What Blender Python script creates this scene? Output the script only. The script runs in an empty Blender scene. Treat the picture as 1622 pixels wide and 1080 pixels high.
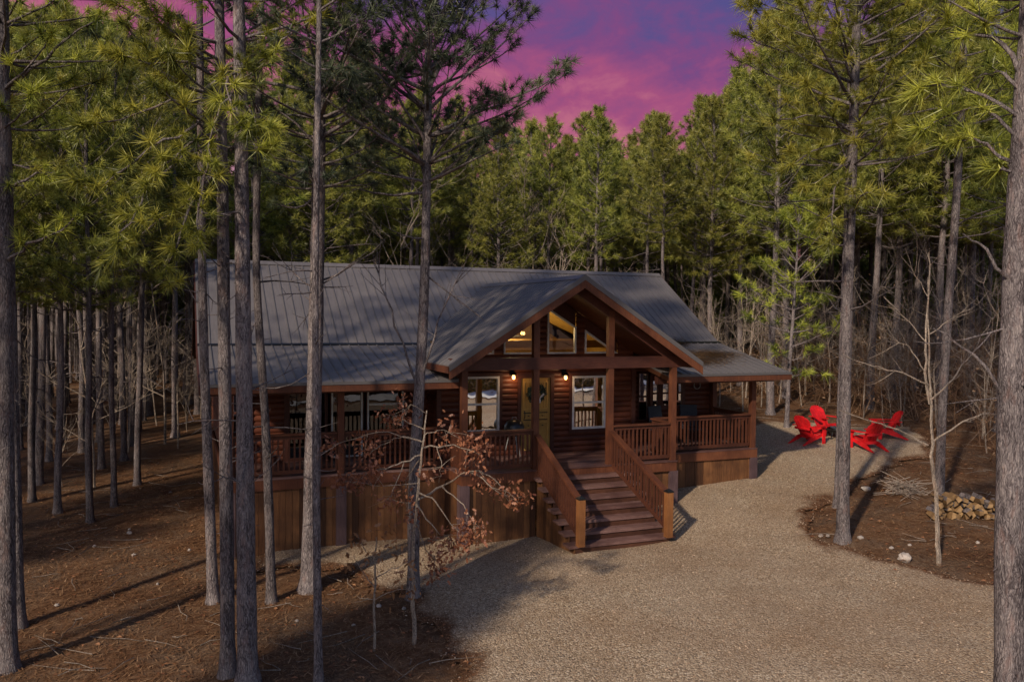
import bpy, math, random
import numpy as np
from mathutils import Vector, noise
R = math.radians
random.seed(7); rng = np.random.default_rng(11)
scene = bpy.context.scene
COL = scene.collection

# ------------------------------------------------------------------ survey camera
CAM = dict(loc=(-5.959, -17.692, 5.053), yaw=21.945, pitch=1.705, roll=.484, f=1301.2, w=1622, h=1080)
def axes():
    y, p, r = (R(CAM[k]) for k in ('yaw', 'pitch', 'roll'))
    fw = np.array([math.sin(y)*math.cos(p), math.cos(y)*math.cos(p), -math.sin(p)])
    rt = np.array([math.cos(y), -math.sin(y), 0.]); up = np.cross(rt, fw)
    return fw, rt*math.cos(r)+up*math.sin(r), -rt*math.sin(r)+up*math.cos(r)
FW, RT, UP = axes(); CL = np.array(CAM['loc'])
def at(u, v, depth):            # surveyed sight line -> world point at a true distance
    return CL + depth*(FW + RT*(u-811)/CAM['f'] - UP*(v-540)/CAM['f'])
def to_px(p):
    d = np.asarray(p, float)-CL; z = d @ FW
    return 811+CAM['f']*(d @ RT)/z, 540-CAM['f']*(d @ UP)/z, z

# ------------------------------------------------------------------ terrain
GP = np.array([(-8.5,-3,-.42),(-5,-4,-.35),(-2,-3.4,-.28),(-4.5,.9,-.2),(-2,.9,-.16),(1.9,.9,-.2),(2,-2.1,0),(4.4,-2.,.04),(5.6,0,.38),
 (8.9,1,.6),(13,3,1.0),(15.5,-.8,.75),(9,-5,.25),(3,-8,0.),(-8,10,-.15),(-9,25,.35),(0,15,.3),(9,14,1.3),(20,14,2.0),(0,40,1.5),(30,35,3.),
 (-30,20,.1),(-6,-14,-.35),(5,-20,0.),(22,-8,.9),(60,60,5),(-50,60,1.5),(0,90,4),(-60,-30,-1),(50,-60,.5),(0,-80,-.5),(120,20,5),(-120,20,0),(16,6,1.35)], float)
def _tps():
    n = len(GP); d = np.linalg.norm(GP[:,None,:2]-GP[None,:,:2], axis=2)
    K = np.where(d > 0, d*d*np.log(d+1e-9), 0)+np.eye(n)*.5
    P = np.c_[np.ones(n), GP[:,:2]]; A = np.zeros((n+3,n+3)); A[:n,:n] = K; A[:n,n:] = P; A[n:,:n] = P.T
    return np.linalg.solve(A, np.r_[GP[:,2], 0,0,0])
_TW = _tps()
def gz(x, y):
    x = np.clip(np.asarray(x, float), -130, 130); y = np.clip(np.asarray(y, float), -90, 110); n = len(GP)
    out = _TW[n]+_TW[n+1]*x+_TW[n+2]*y
    for i in range(n):
        d2 = (x-GP[i,0])**2+(y-GP[i,1])**2
        out = out+_TW[i]*.5*d2*np.log(d2+1e-12)
    return np.clip(out, -2.5, 9)
def on_ground(u, v):            # where a sight line meets the terrain
    dr = at(u, v, 1.)-CL; t = 5.
    for _ in range(60):
        p = CL+dr*t; e = p[2]-float(gz(p[0], p[1]))
        t += e/max(.08, -dr[2])*.7
        t = min(max(t, 4), 120)
    p = CL+dr*t; p[2] = float(gz(p[0], p[1])); return p

# ------------------------------------------------------------------ object helpers
def tag(o, label=None, cat=None, group=None, kind=None):
    if label: o['label'] = label
    if cat: o['category'] = cat
    if group: o['group'] = group
    if kind: o['kind'] = kind
    return o
def empty(name, loc=(0,0,0), rz=0, label=None, cat=None, group=None):
    o = bpy.data.objects.new(name, None); COL.objects.link(o); o.empty_display_size = .2
    o.location = loc; o.rotation_euler = (0,0,rz); return tag(o, label, cat, group)
def copy_tree(o, parent=None):
    c = o.copy(); COL.objects.link(c)
    if parent is not None: c.parent = parent
    for ch in o.children: copy_tree(ch, c)
    return c

class MB:
    """collects polygons; build() links them as one mesh object"""
    def __init__(s): s.V=[]; s.F=[]; s.T=[]; s.n=0; s.mi=[]
    def add(s, v, faces, tint=.5, mi=0):
        v = np.asarray(v, float).reshape(-1,3)
        t = np.full(len(v), tint, float) if np.isscalar(tint) else np.asarray(tint, float)
        s.V.append(v); s.T.append(t)
        f = np.asarray(faces, int)+s.n
        s.F.append(f); s.mi.append(np.full(len(f), mi)); s.n += len(v)
    def box(s, x0, x1, y0, y1, z0, z1, tint=.5):
        v = [(x,y,z) for z in (z0,z1) for y in (y0,y1) for x in (x0,x1)]
        s.add(v, [(0,2,3,1),(4,5,7,6),(0,1,5,4),(2,6,7,3),(0,4,6,2),(1,3,7,5)], tint)
    def bar(s, a, b, w, h, tint=.5, up=(0,0,1)):      # rectangular section from a to b
        a = np.array(a,float); b = np.array(b,float); d = b-a; d /= np.linalg.norm(d)
        u = np.array(up,float); x = np.cross(d,u); x /= np.linalg.norm(x); z = np.cross(x,d)
        v = [p+x*sx*w/2+z*sz*h/2 for p in (a,b) for sx,sz in ((-1,-1),(1,-1),(1,1),(-1,1))]
        s.add(v, [(3,2,1,0),(4,5,6,7),(0,1,5,4),(1,2,6,5),(2,3,7,6),(3,0,4,7)], tint)
    def tube(s, pts, rad, sides=6, tint=.5, cap=True):
        P = np.asarray(pts,float); n = len(P); rad = np.broadcast_to(np.asarray(rad,float), (n,))
        T = np.gradient(P, axis=0); T /= np.linalg.norm(T,axis=1)[:,None]+1e-12
        ref = np.array([1.,0,0]) if abs(T[0,0]) < .8 else np.array([0,1.,0])
        X = np.cross(T, ref); X /= np.linalg.norm(X,axis=1)[:,None]+1e-12; Y = np.cross(T, X)
        a = np.arange(sides)*2*math.pi/sides
        v = P[:,None,:]+(X[:,None,:]*np.cos(a)[None,:,None]+Y[:,None,:]*np.sin(a)[None,:,None])*rad[:,None,None]
        i = np.arange(n-1)[:,None]*sides; j = np.arange(sides)[None,:]; k = (j+1) % sides
        f = np.stack([i+j, i+k, i+sides+k, i+sides+j], -1).reshape(-1,4)
        tt = np.repeat(tint, sides) if not np.isscalar(tint) else tint
        s.add(v.reshape(-1,3), f, tt)
        if cap and sides > 3:
            s.add(v[-1], [tuple(range(sides-1,-1,-1))], tint if np.isscalar(tint) else float(np.asarray(tint)[-1]))
            s.add(v[0], [tuple(range(sides))], tint if np.isscalar(tint) else float(np.asarray(tint)[0]))
    def lathe(s, prof, sides=20, c=(0,0,0), tint=.5):
        a = np.arange(sides)*2*math.pi/sides; pr = np.asarray(prof,float)
        v = np.stack([c[0]+pr[:,None,0]*np.cos(a), c[1]+pr[:,None,0]*np.sin(a), c[2]+np.repeat(pr[:,1:2],sides,1)], -1)
        n = len(pr); i = np.arange(n-1)[:,None]*sides; j = np.arange(sides)[None,:]; k = (j+1) % sides
        s.add(v.reshape(-1,3), np.stack([i+j,i+k,i+sides+k,i+sides+j],-1).reshape(-1,4), tint)
    def prism(s, poly, d, tint=.5):         # polygon (3d points) extruded by vector d
        p = np.asarray(poly,float); n = len(p); v = np.r_[p, p+np.asarray(d,float)]
        s.add(v, [tuple(range(n))], tint); s.add(v, [tuple(range(2*n-1,n-1,-1))], tint)
        s.add(v, [(i, n+i, n+(i+1)%n, (i+1)%n) for i in range(n)], tint)
    def tris(s, v, tint): # (n,3,3)
        n = len(v); s.add(v.reshape(-1,3), np.arange(3*n).reshape(-1,3), np.repeat(tint,3))
    def build(s, name, mats, parent=None, smooth=False, loc=None):
        me = bpy.data.meshes.new(name)
        if s.V:
            V = np.concatenate(s.V); sizes = np.concatenate([np.full(len(f), f.shape[1]) for f in s.F]); L = np.concatenate([f.ravel() for f in s.F])
            me.vertices.add(len(V)); me.vertices.foreach_set('co', V.ravel().astype(np.float32))
            me.loops.add(len(L)); me.loops.foreach_set('vertex_index', L.astype(np.int32))
            me.polygons.add(len(sizes)); st = np.r_[0, np.cumsum(sizes)[:-1]]
            me.polygons.foreach_set('loop_start', st.astype(np.int32)); me.polygons.foreach_set('loop_total', sizes.astype(np.int32))
            at_ = me.attributes.new('tint', 'FLOAT', 'POINT'); at_.data.foreach_set('value', np.concatenate(s.T).astype(np.float32))
            me.polygons.foreach_set('use_smooth', np.full(len(sizes), bool(smooth)))
            me.polygons.foreach_set('material_index', np.concatenate(s.mi).astype(np.int32))
            me.update(calc_edges=True); me.validate()
        for m in (mats if isinstance(mats,(list,tuple)) else [mats]): me.materials.append(m)
        o = bpy.data.objects.new(name, me); COL.objects.link(o)
        if parent is not None: o.parent = parent
        if loc is not None: o.location = loc
        return o

# ------------------------------------------------------------------ materials
class NT:
    def __init__(s, name):
        s.m = bpy.data.materials.new(name); s.m.use_nodes = True; s.t = s.m.node_tree
        s.b = s.t.nodes['Principled BSDF']; s.out = s.t.nodes['Material Output']
    def n(s, typ, props=None, **inp):
        nd = s.t.nodes.new(typ)
        for k, v in (props or {}).items(): setattr(nd, k, v)
        for k, v in inp.items(): s.set(nd, k, v)
        return nd
    def set(s, nd, k, v):
        key = int(k[1:]) if k[0]=='i' and k[1:].isdigit() else k.replace('_',' ')
        sock = nd.inputs[key]
        if hasattr(v, 'is_output'): s.t.links.new(v, sock)
        elif isinstance(v, bpy.types.Node): s.t.links.new(v.outputs[0], sock)
        else: sock.default_value = v
    def coords(s, kind='Object', scale=(1,1,1)):
        c = s.n('ShaderNodeTexCoord'); mp = s.n('ShaderNodeMapping', Scale=scale, Vector=c.outputs[kind]); return mp
    def noise(s, vec, scale, detail=4, rough=.55, dist=0.):
        return s.n('ShaderNodeTexNoise', Vector=vec, Scale=scale, Detail=detail, Roughness=rough, Distortion=dist).outputs['Fac']
    def ramp(s, fac, stops, interp='LINEAR'):
        r = s.n('ShaderNodeValToRGB', Fac=fac); cr = r.color_ramp; cr.interpolation = interp
        while len(cr.elements) < len(stops): cr.elements.new(.5)
        for e, (p, c) in zip(cr.elements, stops): e.position = p; e.color = (*c, 1) if len(c)==3 else c
        return r.outputs[0]
    def math(s, op, a, b=0.):
        return s.n('ShaderNodeMath', {'operation':op}, i0=a, i1=b).outputs[0]
    def mix(s, fac, a, b, mode='MIX'):
        return s.n('ShaderNodeMixRGB', {'blend_type':mode}, Fac=fac, Color1=a if not isinstance(a,tuple) else (*a,1), Color2=b if not isinstance(b,tuple) else (*b,1)).outputs[0]
    def attr(s, name='tint'): return s.n('ShaderNodeAttribute', {'attribute_name':name}).outputs['Fac']
    def bump(s, h, strength=.5, dist=.02):
        s.set(s.b, 'Normal', s.n('ShaderNodeBump', Strength=strength, Distance=dist, Height=h).outputs[0])
    def rnd(s): return s.n('ShaderNodeObjectInfo').outputs['Random']
M = {}
def wood(name, dark, mid, light, scale, rough=.6, bump=.25, grain=1., spec=.3):
    g = NT(name); mp = g.coords('Object', scale)
    a = g.noise(mp, 6*grain, 6, .6, .6); b = g.noise(g.coords('Object'), 1.3, 4, .6)
    f = g.math('ADD', g.math('MULTIPLY', a, .55), g.math('MULTIPLY', g.attr(), .45))
    c = g.ramp(f, [(.28,dark),(.5,mid),(.74,light)])
    c = g.mix(g.math('MULTIPLY', g.n('ShaderNodeMapRange', Value=b, i1=.40, i2=.66).outputs[0], .72), c, dark)
    g.set(g.b,'Base Color',c); g.set(g.b,'Roughness',rough); g.set(g.b,'Specular IOR Level',spec); g.bump(a, bump, .01)
    M[name] = g.m
wood('log_siding', (.045,.014,.009), (.115,.034,.018), (.19,.062,.03), (.7,.7,9), .5)
wood('post_wood', (.05,.017,.011), (.125,.043,.021), (.22,.084,.038), (9,9,.8), .55)
wood('rail_wood', (.036,.012,.008), (.09,.030,.016), (.165,.062,.029), (6,6,6), .55)
wood('newel_wood', (.12,.046,.017), (.23,.094,.032), (.34,.155,.058), (9,9,.8), .55)
wood('beam_wood', (.04,.014,.011), (.09,.032,.022), (.155,.06,.038), (.8,9,9), .5)
wood('deck_wood', (.06,.028,.026), (.145,.078,.068), (.27,.165,.145), (.7,8,8), .45)
wood('riser_wood', (.03,.012,.008), (.075,.03,.018), (.13,.055,.03), (.7,8,8), .6)
wood('skirt_wood', (.048,.021,.011), (.145,.063,.026), (.27,.125,.05), (8,8,.6), .6, .3)
wood('wrap_wood', (.05,.03,.035), (.1,.062,.066), (.17,.11,.11), (8,8,.7), .6)
wood('ceiling_wood', (.05,.018,.01), (.10,.036,.016), (.16,.06,.026), (8,.7,8), .6)
wood('pine_interior', (.28,.16,.04), (.42,.26,.07), (.55,.36,.12), (.8,6,6), .5)
wood('door_wood', (.24,.13,.032), (.42,.25,.065), (.55,.36,.11), (9,9,.7), .45)
wood('cut_wood', (.12,.07,.032), (.27,.16,.07), (.42,.28,.14), (5,5,5), .8)

def flat(name, c, rough=.5, metal=0., spec=.5, var=.12, nscale=9):
    g = NT(name); v = g.noise(g.coords('Object'), nscale, 5, .6)
    d = tuple(x*(1-var*2) for x in c); l = tuple(min(1,x*(1+var)) for x in c)
    g.set(g.b,'Base Color', g.ramp(v, [(.3,d),(.7,l)])); g.set(g.b,'Roughness', rough); g.set(g.b,'Metallic', metal); g.set(g.b,'Specular IOR Level', spec)
    M[name] = g.m; return g
flat('white_vinyl', (.62,.62,.62), .4); flat('dark_metal', (.02,.02,.022), .4, .6); flat('black', (.012,.013,.014), .35)
flat('red_plastic', (.66,.013,.018), .5, 0, .35, .22, 5); flat('dark_fabric', (.03,.035,.05), .8); flat('grey_ring', (.25,.25,.25), .5)
flat('stone', (.42,.37,.33), .9, 0, .2, .25, 6); flat('wreath_green', (.025,.045,.035), .8); flat('ribbon', (.5,.5,.55), .5); flat('ember_black', (.03,.03,.032), .5, .3)
# metal roofing
g = NT('roof_metal'); a = g.noise(g.coords('Object',(1,1,1)), .55, 5, .6); b = g.noise(g.coords('Object',(9,.8,1)), 2.5, 4, .6)
f = g.math('ADD', g.math('MULTIPLY',a,.6), g.math('MULTIPLY',b,.4))
g.set(g.b,'Base Color', g.ramp(f,[(.3,(.118,.108,.110)),(.5,(.165,.150,.150)),(.72,(.22,.198,.192))])); g.set(g.b,'Roughness',.52); g.set(g.b,'Metallic',.25); g.bump(a,.12,.02); M['roof_metal']=g.m
g = NT('roof_rib'); g.set(g.b,'Base Color',(.125,.117,.12,1)); g.set(g.b,'Roughness',.5); g.set(g.b,'Metallic',.25); M['roof_rib']=g.m
# glass: reflecting pane one can see into
def glass(name, refl, tintc):
    g = NT(name); gl = g.n('ShaderNodeBsdfGlossy', Color=(1,1,1,1), Roughness=.012); tr = g.n('ShaderNodeBsdfTransparent', Color=(*tintc,1))
    fr = g.n('ShaderNodeFresnel', IOR=1.45).outputs[0]
    w = g.noise(g.coords('Object'), 1.4, 2, .5); bp = g.n('ShaderNodeBump', Strength=.05, Distance=.05, Height=w)
    g.set(gl,'Normal',bp.outputs[0])
    mx = g.n('ShaderNodeMixShader', Fac=g.math('MAXIMUM', fr, refl)); g.t.links.new(tr.outputs[0], mx.inputs[1]); g.t.links.new(gl.outputs[0], mx.inputs[2])
    g.t.links.new(mx.outputs[0], g.out.inputs[0]); M[name]=g.m
glass('pane_glass', .86, (.5,.6,.6)); glass('gable_glass', .22, (.85,.85,.75)); glass('dark_glass', .09, (.12,.14,.16))
def glow(name, c, s):
    g = NT(name); g.set(g.b,'Emission Color',(*c,1)); g.set(g.b,'Emission Strength',s); g.set(g.b,'Base Color',(*c,1)); M[name]=g.m
glow('bulb_glow', (1,.55,.2), 4.)
# bark
def bark(name, dark, mid, light, sc=1.):
    g = NT(name); wv = g.n('ShaderNodeTexNoise', Vector=g.coords('Object',(1,1,.6)), Scale=7, Detail=3).outputs['Color']
    st = g.n('ShaderNodeMapping', Vector=g.mix(.13, g.coords('Object').outputs[0], wv), Scale=(1,1,.15))
    v = g.n('ShaderNodeTexVoronoi', {'feature':'DISTANCE_TO_EDGE'}, Vector=st, Scale=46*sc).outputs[0]
    rid = g.noise(st, 30*sc, 6, .72); fine = g.noise(g.coords('Object',(1,1,.4)), 60, 5, .75); big = g.noise(g.coords('Object',(1,1,.3)), 2.4, 5, .65)
    h = g.math('ADD', g.math('MULTIPLY', g.n('ShaderNodeMapRange', Value=v, i1=0., i2=.3).outputs[0], .26), rid)
    f = g.math('ADD', g.math('ADD', g.math('MULTIPLY',fine,.28), g.math('MULTIPLY',big,.36)), g.math('MULTIPLY',h,.44))
    c = g.ramp(f, [(.43,tuple(x*.32 for x in dark)),(.52,dark),(.60,mid),(.74,light)])
    c = g.mix(g.math('MULTIPLY', g.n('ShaderNodeMapRange', Value=g.noise(g.coords('Object',(1,1,.25)), 11*sc, 4, .6), i1=.54, i2=.66).outputs[0], .4), c, tuple(x*y for x,y in zip(mid,(1.25,.92,.8))))
    hsv = g.n('ShaderNodeHueSaturation', Color=c, Value=g.math('ADD', g.math('MULTIPLY', g.rnd(), .5), .78)).outputs[0]
    g.set(g.b,'Base Color',hsv); g.set(g.b,'Roughness',.95); g.set(g.b,'Specular IOR Level',.15)
    g.bump(g.math('ADD', h, g.math('MULTIPLY',fine,.15)), 1., .035); M[name]=g.m
bark('pine_bark', (.08,.066,.068), (.185,.16,.16), (.33,.285,.27)); bark('pale_bark', (.18,.145,.12), (.34,.28,.225), (.5,.42,.34), 1.5)
# foliage
def leafmat(name, stops, trans=.42, objvar=.35):
    g = NT(name); c = g.ramp(g.attr(), stops)
    c = g.n('ShaderNodeHueSaturation', Color=c, Value=g.math('ADD', g.math('MULTIPLY', g.rnd(), objvar), 1-objvar*.5), Hue=g.math('ADD', g.math('MULTIPLY', g.rnd(), .03), .485)).outputs[0]
    d = g.n('ShaderNodeBsdfDiffuse', Color=c); t = g.n('ShaderNodeBsdfTranslucent', Color=c); gl = g.n('ShaderNodeBsdfGlossy', Color=(1,1,1,1), Roughness=.45)
    mx = g.n('ShaderNodeMixShader', Fac=trans); g.t.links.new(d.outputs[0], mx.inputs[1]); g.t.links.new(t.outputs[0], mx.inputs[2])
    m2 = g.n('ShaderNodeMixShader', Fac=.03); g.t.links.new(mx.outputs[0], m2.inputs[1]); g.t.links.new(gl.outputs[0], m2.inputs[2])
    g.t.links.new(m2.outputs[0], g.out.inputs[0]); M[name]=g.m
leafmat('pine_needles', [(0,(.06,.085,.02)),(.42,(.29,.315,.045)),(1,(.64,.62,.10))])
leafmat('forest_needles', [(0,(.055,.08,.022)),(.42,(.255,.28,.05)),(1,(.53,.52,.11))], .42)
leafmat('shade_needles', [(0,(.03,.045,.03)),(.42,(.075,.10,.062)),(1,(.17,.19,.085))], .3, .2)  # darker, bluer copy of the needles: shade of the dim crowns put into colour
leafmat('dry_leaves', [(0,(.10,.038,.018)),(.5,(.30,.13,.055)),(1,(.50,.27,.13))], .3, .1)
leafmat('dry_brush_mat', [(0,(.10,.052,.03)),(.5,(.23,.13,.07)),(1,(.36,.23,.13))], .1, .1)
leafmat('straw', [(0,(.09,.04,.02)),(.5,(.24,.12,.058)),(1,(.48,.30,.17))], .05, .1)
leafmat('pebble', [(0,(.11,.075,.05)),(.5,(.30,.21,.13)),(1,(.58,.46,.33))], 0., .0)
# pine straw ground
g = NT('pine_straw_ground'); o = g.coords('Object')
a = g.noise(o, .45, 5, .6); b = g.noise(o, 3.2, 6, .65); c1 = g.noise(g.coords('Object',(5,1.2,1)), 9, 5, .7); c2 = g.noise(g.coords('Object',(1.2,5,1)), 9, 5, .7); fn = g.noise(o, 60, 3, .7)
f = g.math('ADD', g.math('ADD', g.math('MULTIPLY',a,.3), g.math('MULTIPLY',b,.3)), g.math('MULTIPLY', g.math('MAXIMUM',c1,c2), .42))
c = g.ramp(f, [(.37,(.042,.022,.014)),(.46,(.105,.050,.026)),(.54,(.185,.096,.050)),(.64,(.32,.205,.125))])
c = g.mix(g.math('MULTIPLY', g.n('ShaderNodeMapRange', Value=g.noise(o,.7,5,.65), i1=.45, i2=.62).outputs[0], .75), c, g.ramp(g.math('ADD',g.math('MULTIPLY',fn,.5),g.math('MULTIPLY',c1,.5)),[(.36,(.06,.038,.026)),(.5,(.16,.108,.072)),(.66,(.34,.25,.17))]))
g.set(g.b,'Base Color',c); g.set(g.b,'Roughness',1.); g.set(g.b,'Specular IOR Level',.1); g.bump(g.math('ADD', g.math('MULTIPLY',b,1.), g.math('ADD',g.math('MULTIPLY',c1,.5),fn)), .8, .06); M['ground']=g.m
# gravel
g = NT('gravel'); o = g.coords('Object')
v = g.n('ShaderNodeTexVoronoi', Vector=o, Scale=35.); vd = v.outputs['Distance']; v2 = g.n('ShaderNodeTexVoronoi', Vector=o, Scale=74.)
rc = g.n('ShaderNodeSeparateColor', Color=v.outputs['Color']).outputs[0]; rc2 = g.n('ShaderNodeSeparateColor', Color=v2.outputs['Color']).outputs[0]
cst = [(.0,(.13,.088,.056)),(.25,(.27,.192,.122)),(.6,(.435,.325,.21)),(.85,(.585,.462,.318)),(1,(.78,.67,.52))]
c = g.mix(.38, g.ramp(rc, cst), g.ramp(rc2, cst)); c = g.mix(g.ramp(vd,[(.5,(0,0,0)),(.88,(.7,.7,.7))]), c, (.09,.063,.045)); trk = g.noise(g.n('ShaderNodeMapping', Vector=o, Scale=(.9,.16,1), Rotation=(0,0,.35)), 1.3, 5, .6, .8); c = g.mix(g.math('MULTIPLY', g.n('ShaderNodeMapRange', Value=trk, i1=.42, i2=.62).outputs[0], .35), c, g.mix(.5, c, (.42,.33,.25)))
big = g.noise(o,.35,5,.6); c = g.mix(g.n('ShaderNodeMapRange', Value=big, i1=.4, i2=.7).outputs[0], c, g.mix(.55, c, (.25,.15,.08)))
edge = g.math('ADD', g.attr(), g.math('MULTIPLY', g.math('SUBTRACT', g.noise(o,2.5,6,.7), .5), 1.1))
c = g.mix(g.ramp(edge,[(.12,(1,1,1)),(.42,(0,0,0))]), c, g.ramp(g.noise(o,14,5,.7),[(.35,(.06,.028,.014)),(.65,(.2,.095,.045))]))
g.set(g.b,'Base Color',c); g.set(g.b,'Roughness',.95); g.set(g.b,'Specular IOR Level',.2); g.bump(g.math('SUBTRACT',1.,vd), .8, .03); M['gravel']=g.m

flat('added_pale_strip', (.66,.66,.64), .9, 0, .2, .1, 2)
# ------------------------------------------------------------------ sun, sky
SUN_AZ, SUN_EL = 53.7, 30.5            # light travels toward this azimuth (from +y to +x)
sd = bpy.data.lights.new('sun', 'SUN'); sd.energy = 4.0; sd.angle = R(2.0); sd.color = (1, .84, .66)
so = bpy.data.objects.new('sun', sd); COL.objects.link(so)
tv = Vector((math.sin(R(SUN_AZ))*math.cos(R(SUN_EL)), math.cos(R(SUN_AZ))*math.cos(R(SUN_EL)), -math.sin(R(SUN_EL))))
so.rotation_euler = tv.to_track_quat('-Z','Y').to_euler()
w = bpy.data.worlds.new("World"); scene.world = w; w.use_nodes = True; t = w.node_tree
bg = t.nodes['Background']
class WN(NT):
    def __init__(s): s.t = t
g = WN()
sky = g.n('ShaderNodeTexSky', {'sky_type':'NISHITA','sun_disc':False,'sun_elevation':R(SUN_EL),'sun_rotation':R(SUN_AZ+180),'air_density':1.2,'dust_density':1.,'ozone_density':2.})
tc = g.n('ShaderNodeTexCoord').outputs['Generated']; sep = g.n('ShaderNodeSeparateXYZ', Vector=tc)
cl = g.noise(g.n('ShaderNodeMapping', Vector=tc, Scale=(1.6,1.6,4.2)), 2.6, 6, .6, .4); cl2 = g.noise(g.n('ShaderNodeMapping', Vector=tc, Scale=(2,2,3.2)), 6.5, 5, .6, .3)
el = g.math('ADD', sep.outputs[2], g.math('ADD', g.math('MULTIPLY', g.math('SUBTRACT',cl,.5), .30), g.math('MULTIPLY', g.math('SUBTRACT',cl2,.5), .24)))
el = g.math('ADD', el, g.math('MULTIPLY', g.math('SUBTRACT', sep.outputs[0], .42), .16))
dusk = g.ramp(el, [(.05,(.46,.40,.50)),(.16,(.56,.17,.24)),(.23,(.37,.085,.21)),(.30,(.21,.07,.22)),(.36,(.11,.08,.25)),(.47,(.05,.085,.27))])
day = g.mix(1., sky.outputs[0], (.095,.092,.108), 'MULTIPLY')
front = g.n('ShaderNodeMapRange', {'interpolation_type':'SMOOTHSTEP'}, Value=sep.outputs[1], i1=-.15, i2=.35).outputs[0]
low = g.n('ShaderNodeMapRange', {'interpolation_type':'SMOOTHSTEP'}, Value=sep.outputs[2], i1=.75, i2=.42).outputs[0]
g.set(bg, 'Color', g.mix(g.math('MULTIPLY',front,low), day, dusk)); bg.inputs['Strength'].default_value = 1.0

# ------------------------------------------------------------------ camera
cd = bpy.data.cameras.new('camera'); co = bpy.data.objects.new('camera', cd); COL.objects.link(co)
cd.sensor_width = 36; cd.lens = CAM['f']*36/CAM['w']; cd.clip_start = .05; cd.clip_end = 3000
from mathutils import Matrix
mt = Matrix(((RT[0],UP[0],-FW[0]),(RT[1],UP[1],-FW[1]),(RT[2],UP[2],-FW[2]))).to_4x4(); mt.translation = Vector(CL)
co.matrix_world = mt; scene.camera = co
scene.view_settings.view_transform = 'Standard'; scene.view_settings.look = 'None'; scene.view_settings.exposure = 0
cy = scene.cycles; cy.max_bounces = 7; cy.diffuse_bounces = 3; cy.glossy_bounces = 3; cy.transparent_max_bounces = 8; cy.caustics_reflective = False; cy.caustics_refractive = False
# ------------------------------------------------------------------ ground and drive
def seg_dist(X, Y, poly):
    d = np.full(X.shape, 1e9); n = len(poly); inside = np.zeros(X.shape, bool)
    for i in range(n):
        ax, ay = poly[i]; bx, by = poly[(i+1) % n]; ex, ey = bx-ax, by-ay
        tt = np.clip(((X-ax)*ex+(Y-ay)*ey)/(ex*ex+ey*ey+1e-12), 0, 1)
        d = np.minimum(d, np.hypot(X-ax-tt*ex, Y-ay-tt*ey))
        c = ((ay > Y) != (by > Y)) & (X < (bx-ax)*(Y-ay)/((by-ay) if abs(by-ay) > 1e-12 else 1e-12)+ax)
        inside ^= c
    return np.where(inside, d, -d)
gp = [on_ground(u,v)[:2] for u,v in ((385,878),(408,900),(470,904),(530,902),(600,922),(655,955),(690,985),(735,1012),(722,1075))]
gp += [(-1.9,-9),(-2.6,-14),(-2.,-22),(2,-23.8),(14,-24.2),(30,-24.2),(40,-22),(24,-14),(16.5,-8.2)]
gp += [on_ground(u,v)[:2] for u,v in ((1640,918),(1560,916),(1490,905),(1420,893),(1350,878),(1300,858),(1284,832),(1300,800),(1345,768),(1410,742),(1468,718),(1478,694),(1440,676),(1370,672),(1320,676),(1262,664),(1205,668))]
gp += [(9.2,3.2),(6,2.5),(0,2.5),(-5.2,1.6)]
GPOLY = [tuple(map(float,p)) for p in gp]
def drive_d(x, y):                      # signed distance to the gravel edge, roughened
    x = np.asarray(x,float); y = np.asarray(y,float)
    return seg_dist(x, y, GPOLY)+.16*np.sin(2.1*x+1.3*np.sin(1.7*y))+.12*np.sin(3.7*y+2*np.sin(2.3*x))
def grow(lo, hi, step, end):
    a = list(np.arange(lo, hi+1e-6, step)); s = step
    while a[-1] < end: s *= 1.22; a.append(a[-1]+s)
    s = step
    while a[0] > -end: s *= 1.22; a.insert(0, a[0]-s)
    return np.array(a)
GX, GY = grow(-14, 24, .3, 600), grow(-18, 18, .3, 600)
X, Y = np.meshgrid(GX, GY); Z = gz(X, Y)
bump_ = np.array([noise.noise((x*.9, y*.9, 0.))*.5+noise.noise((x*2.3, y*2.3, 4.))*.3 for x, y in zip(X.ravel(), Y.ravel())]).reshape(X.shape)
DD = drive_d(X, Y)
Z = Z+np.where(DD > -.3, -.05, .07*bump_*np.clip((-DD-.3)/1.2,0,1))
nx, ny = len(GX), len(GY)
i = np.arange(ny-1)[:,None]*nx; j = np.arange(nx-1)[None,:]
mb = MB(); mb.add(np.stack([X,Y,Z],-1).reshape(-1,3), np.stack([i+j,i+j+1,i+nx+j+1,i+nx+j],-1).reshape(-1,4))
tag(mb.build('ground', M['ground'], smooth=True), kind='structure')
def gz_real(x, y):                      # forest floor with its bumps
    b = noise.noise((x*.9,y*.9,0.))*.5+noise.noise((x*2.3,y*2.3,4.))*.3; d = float(drive_d(x,y))
    return float(gz(x,y))+(-.05 if d > -.3 else .07*b*min(1,max(0,(-d-.3)/1.2)))
# gravel sheet, cells inside the outline
def sheet(x0,x1,y0,y1,step,mask):
    xs = np.arange(x0,x1,step); ys = np.arange(y0,y1,step); X,Y = np.meshgrid(xs,ys); D = drive_d(X,Y)
    Z = gz(X,Y)+.012*np.sin(3.1*X+1.2*np.sin(2.2*Y))*np.sin(2.7*Y)+np.clip(D,-.2,.15)*.12
    c = (X[:-1,:-1]+step/2, Y[:-1,:-1]+step/2); ok = (drive_d(*c) > -.02) & mask(*c)
    n = len(xs); i = np.arange(len(ys)-1)[:,None]*n; j = np.arange(n-1)[None,:]
    F = np.stack([i+j,i+j+1,i+n+j+1,i+n+j],-1)[ok]
    used = np.unique(F); remap = np.full(X.size, -1); remap[used] = np.arange(len(used))
    V = np.stack([X,Y,Z],-1).reshape(-1,3)[used]
    return V, remap[F], np.clip(D.ravel()[used]/.8,0,1)
mb = MB()
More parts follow.
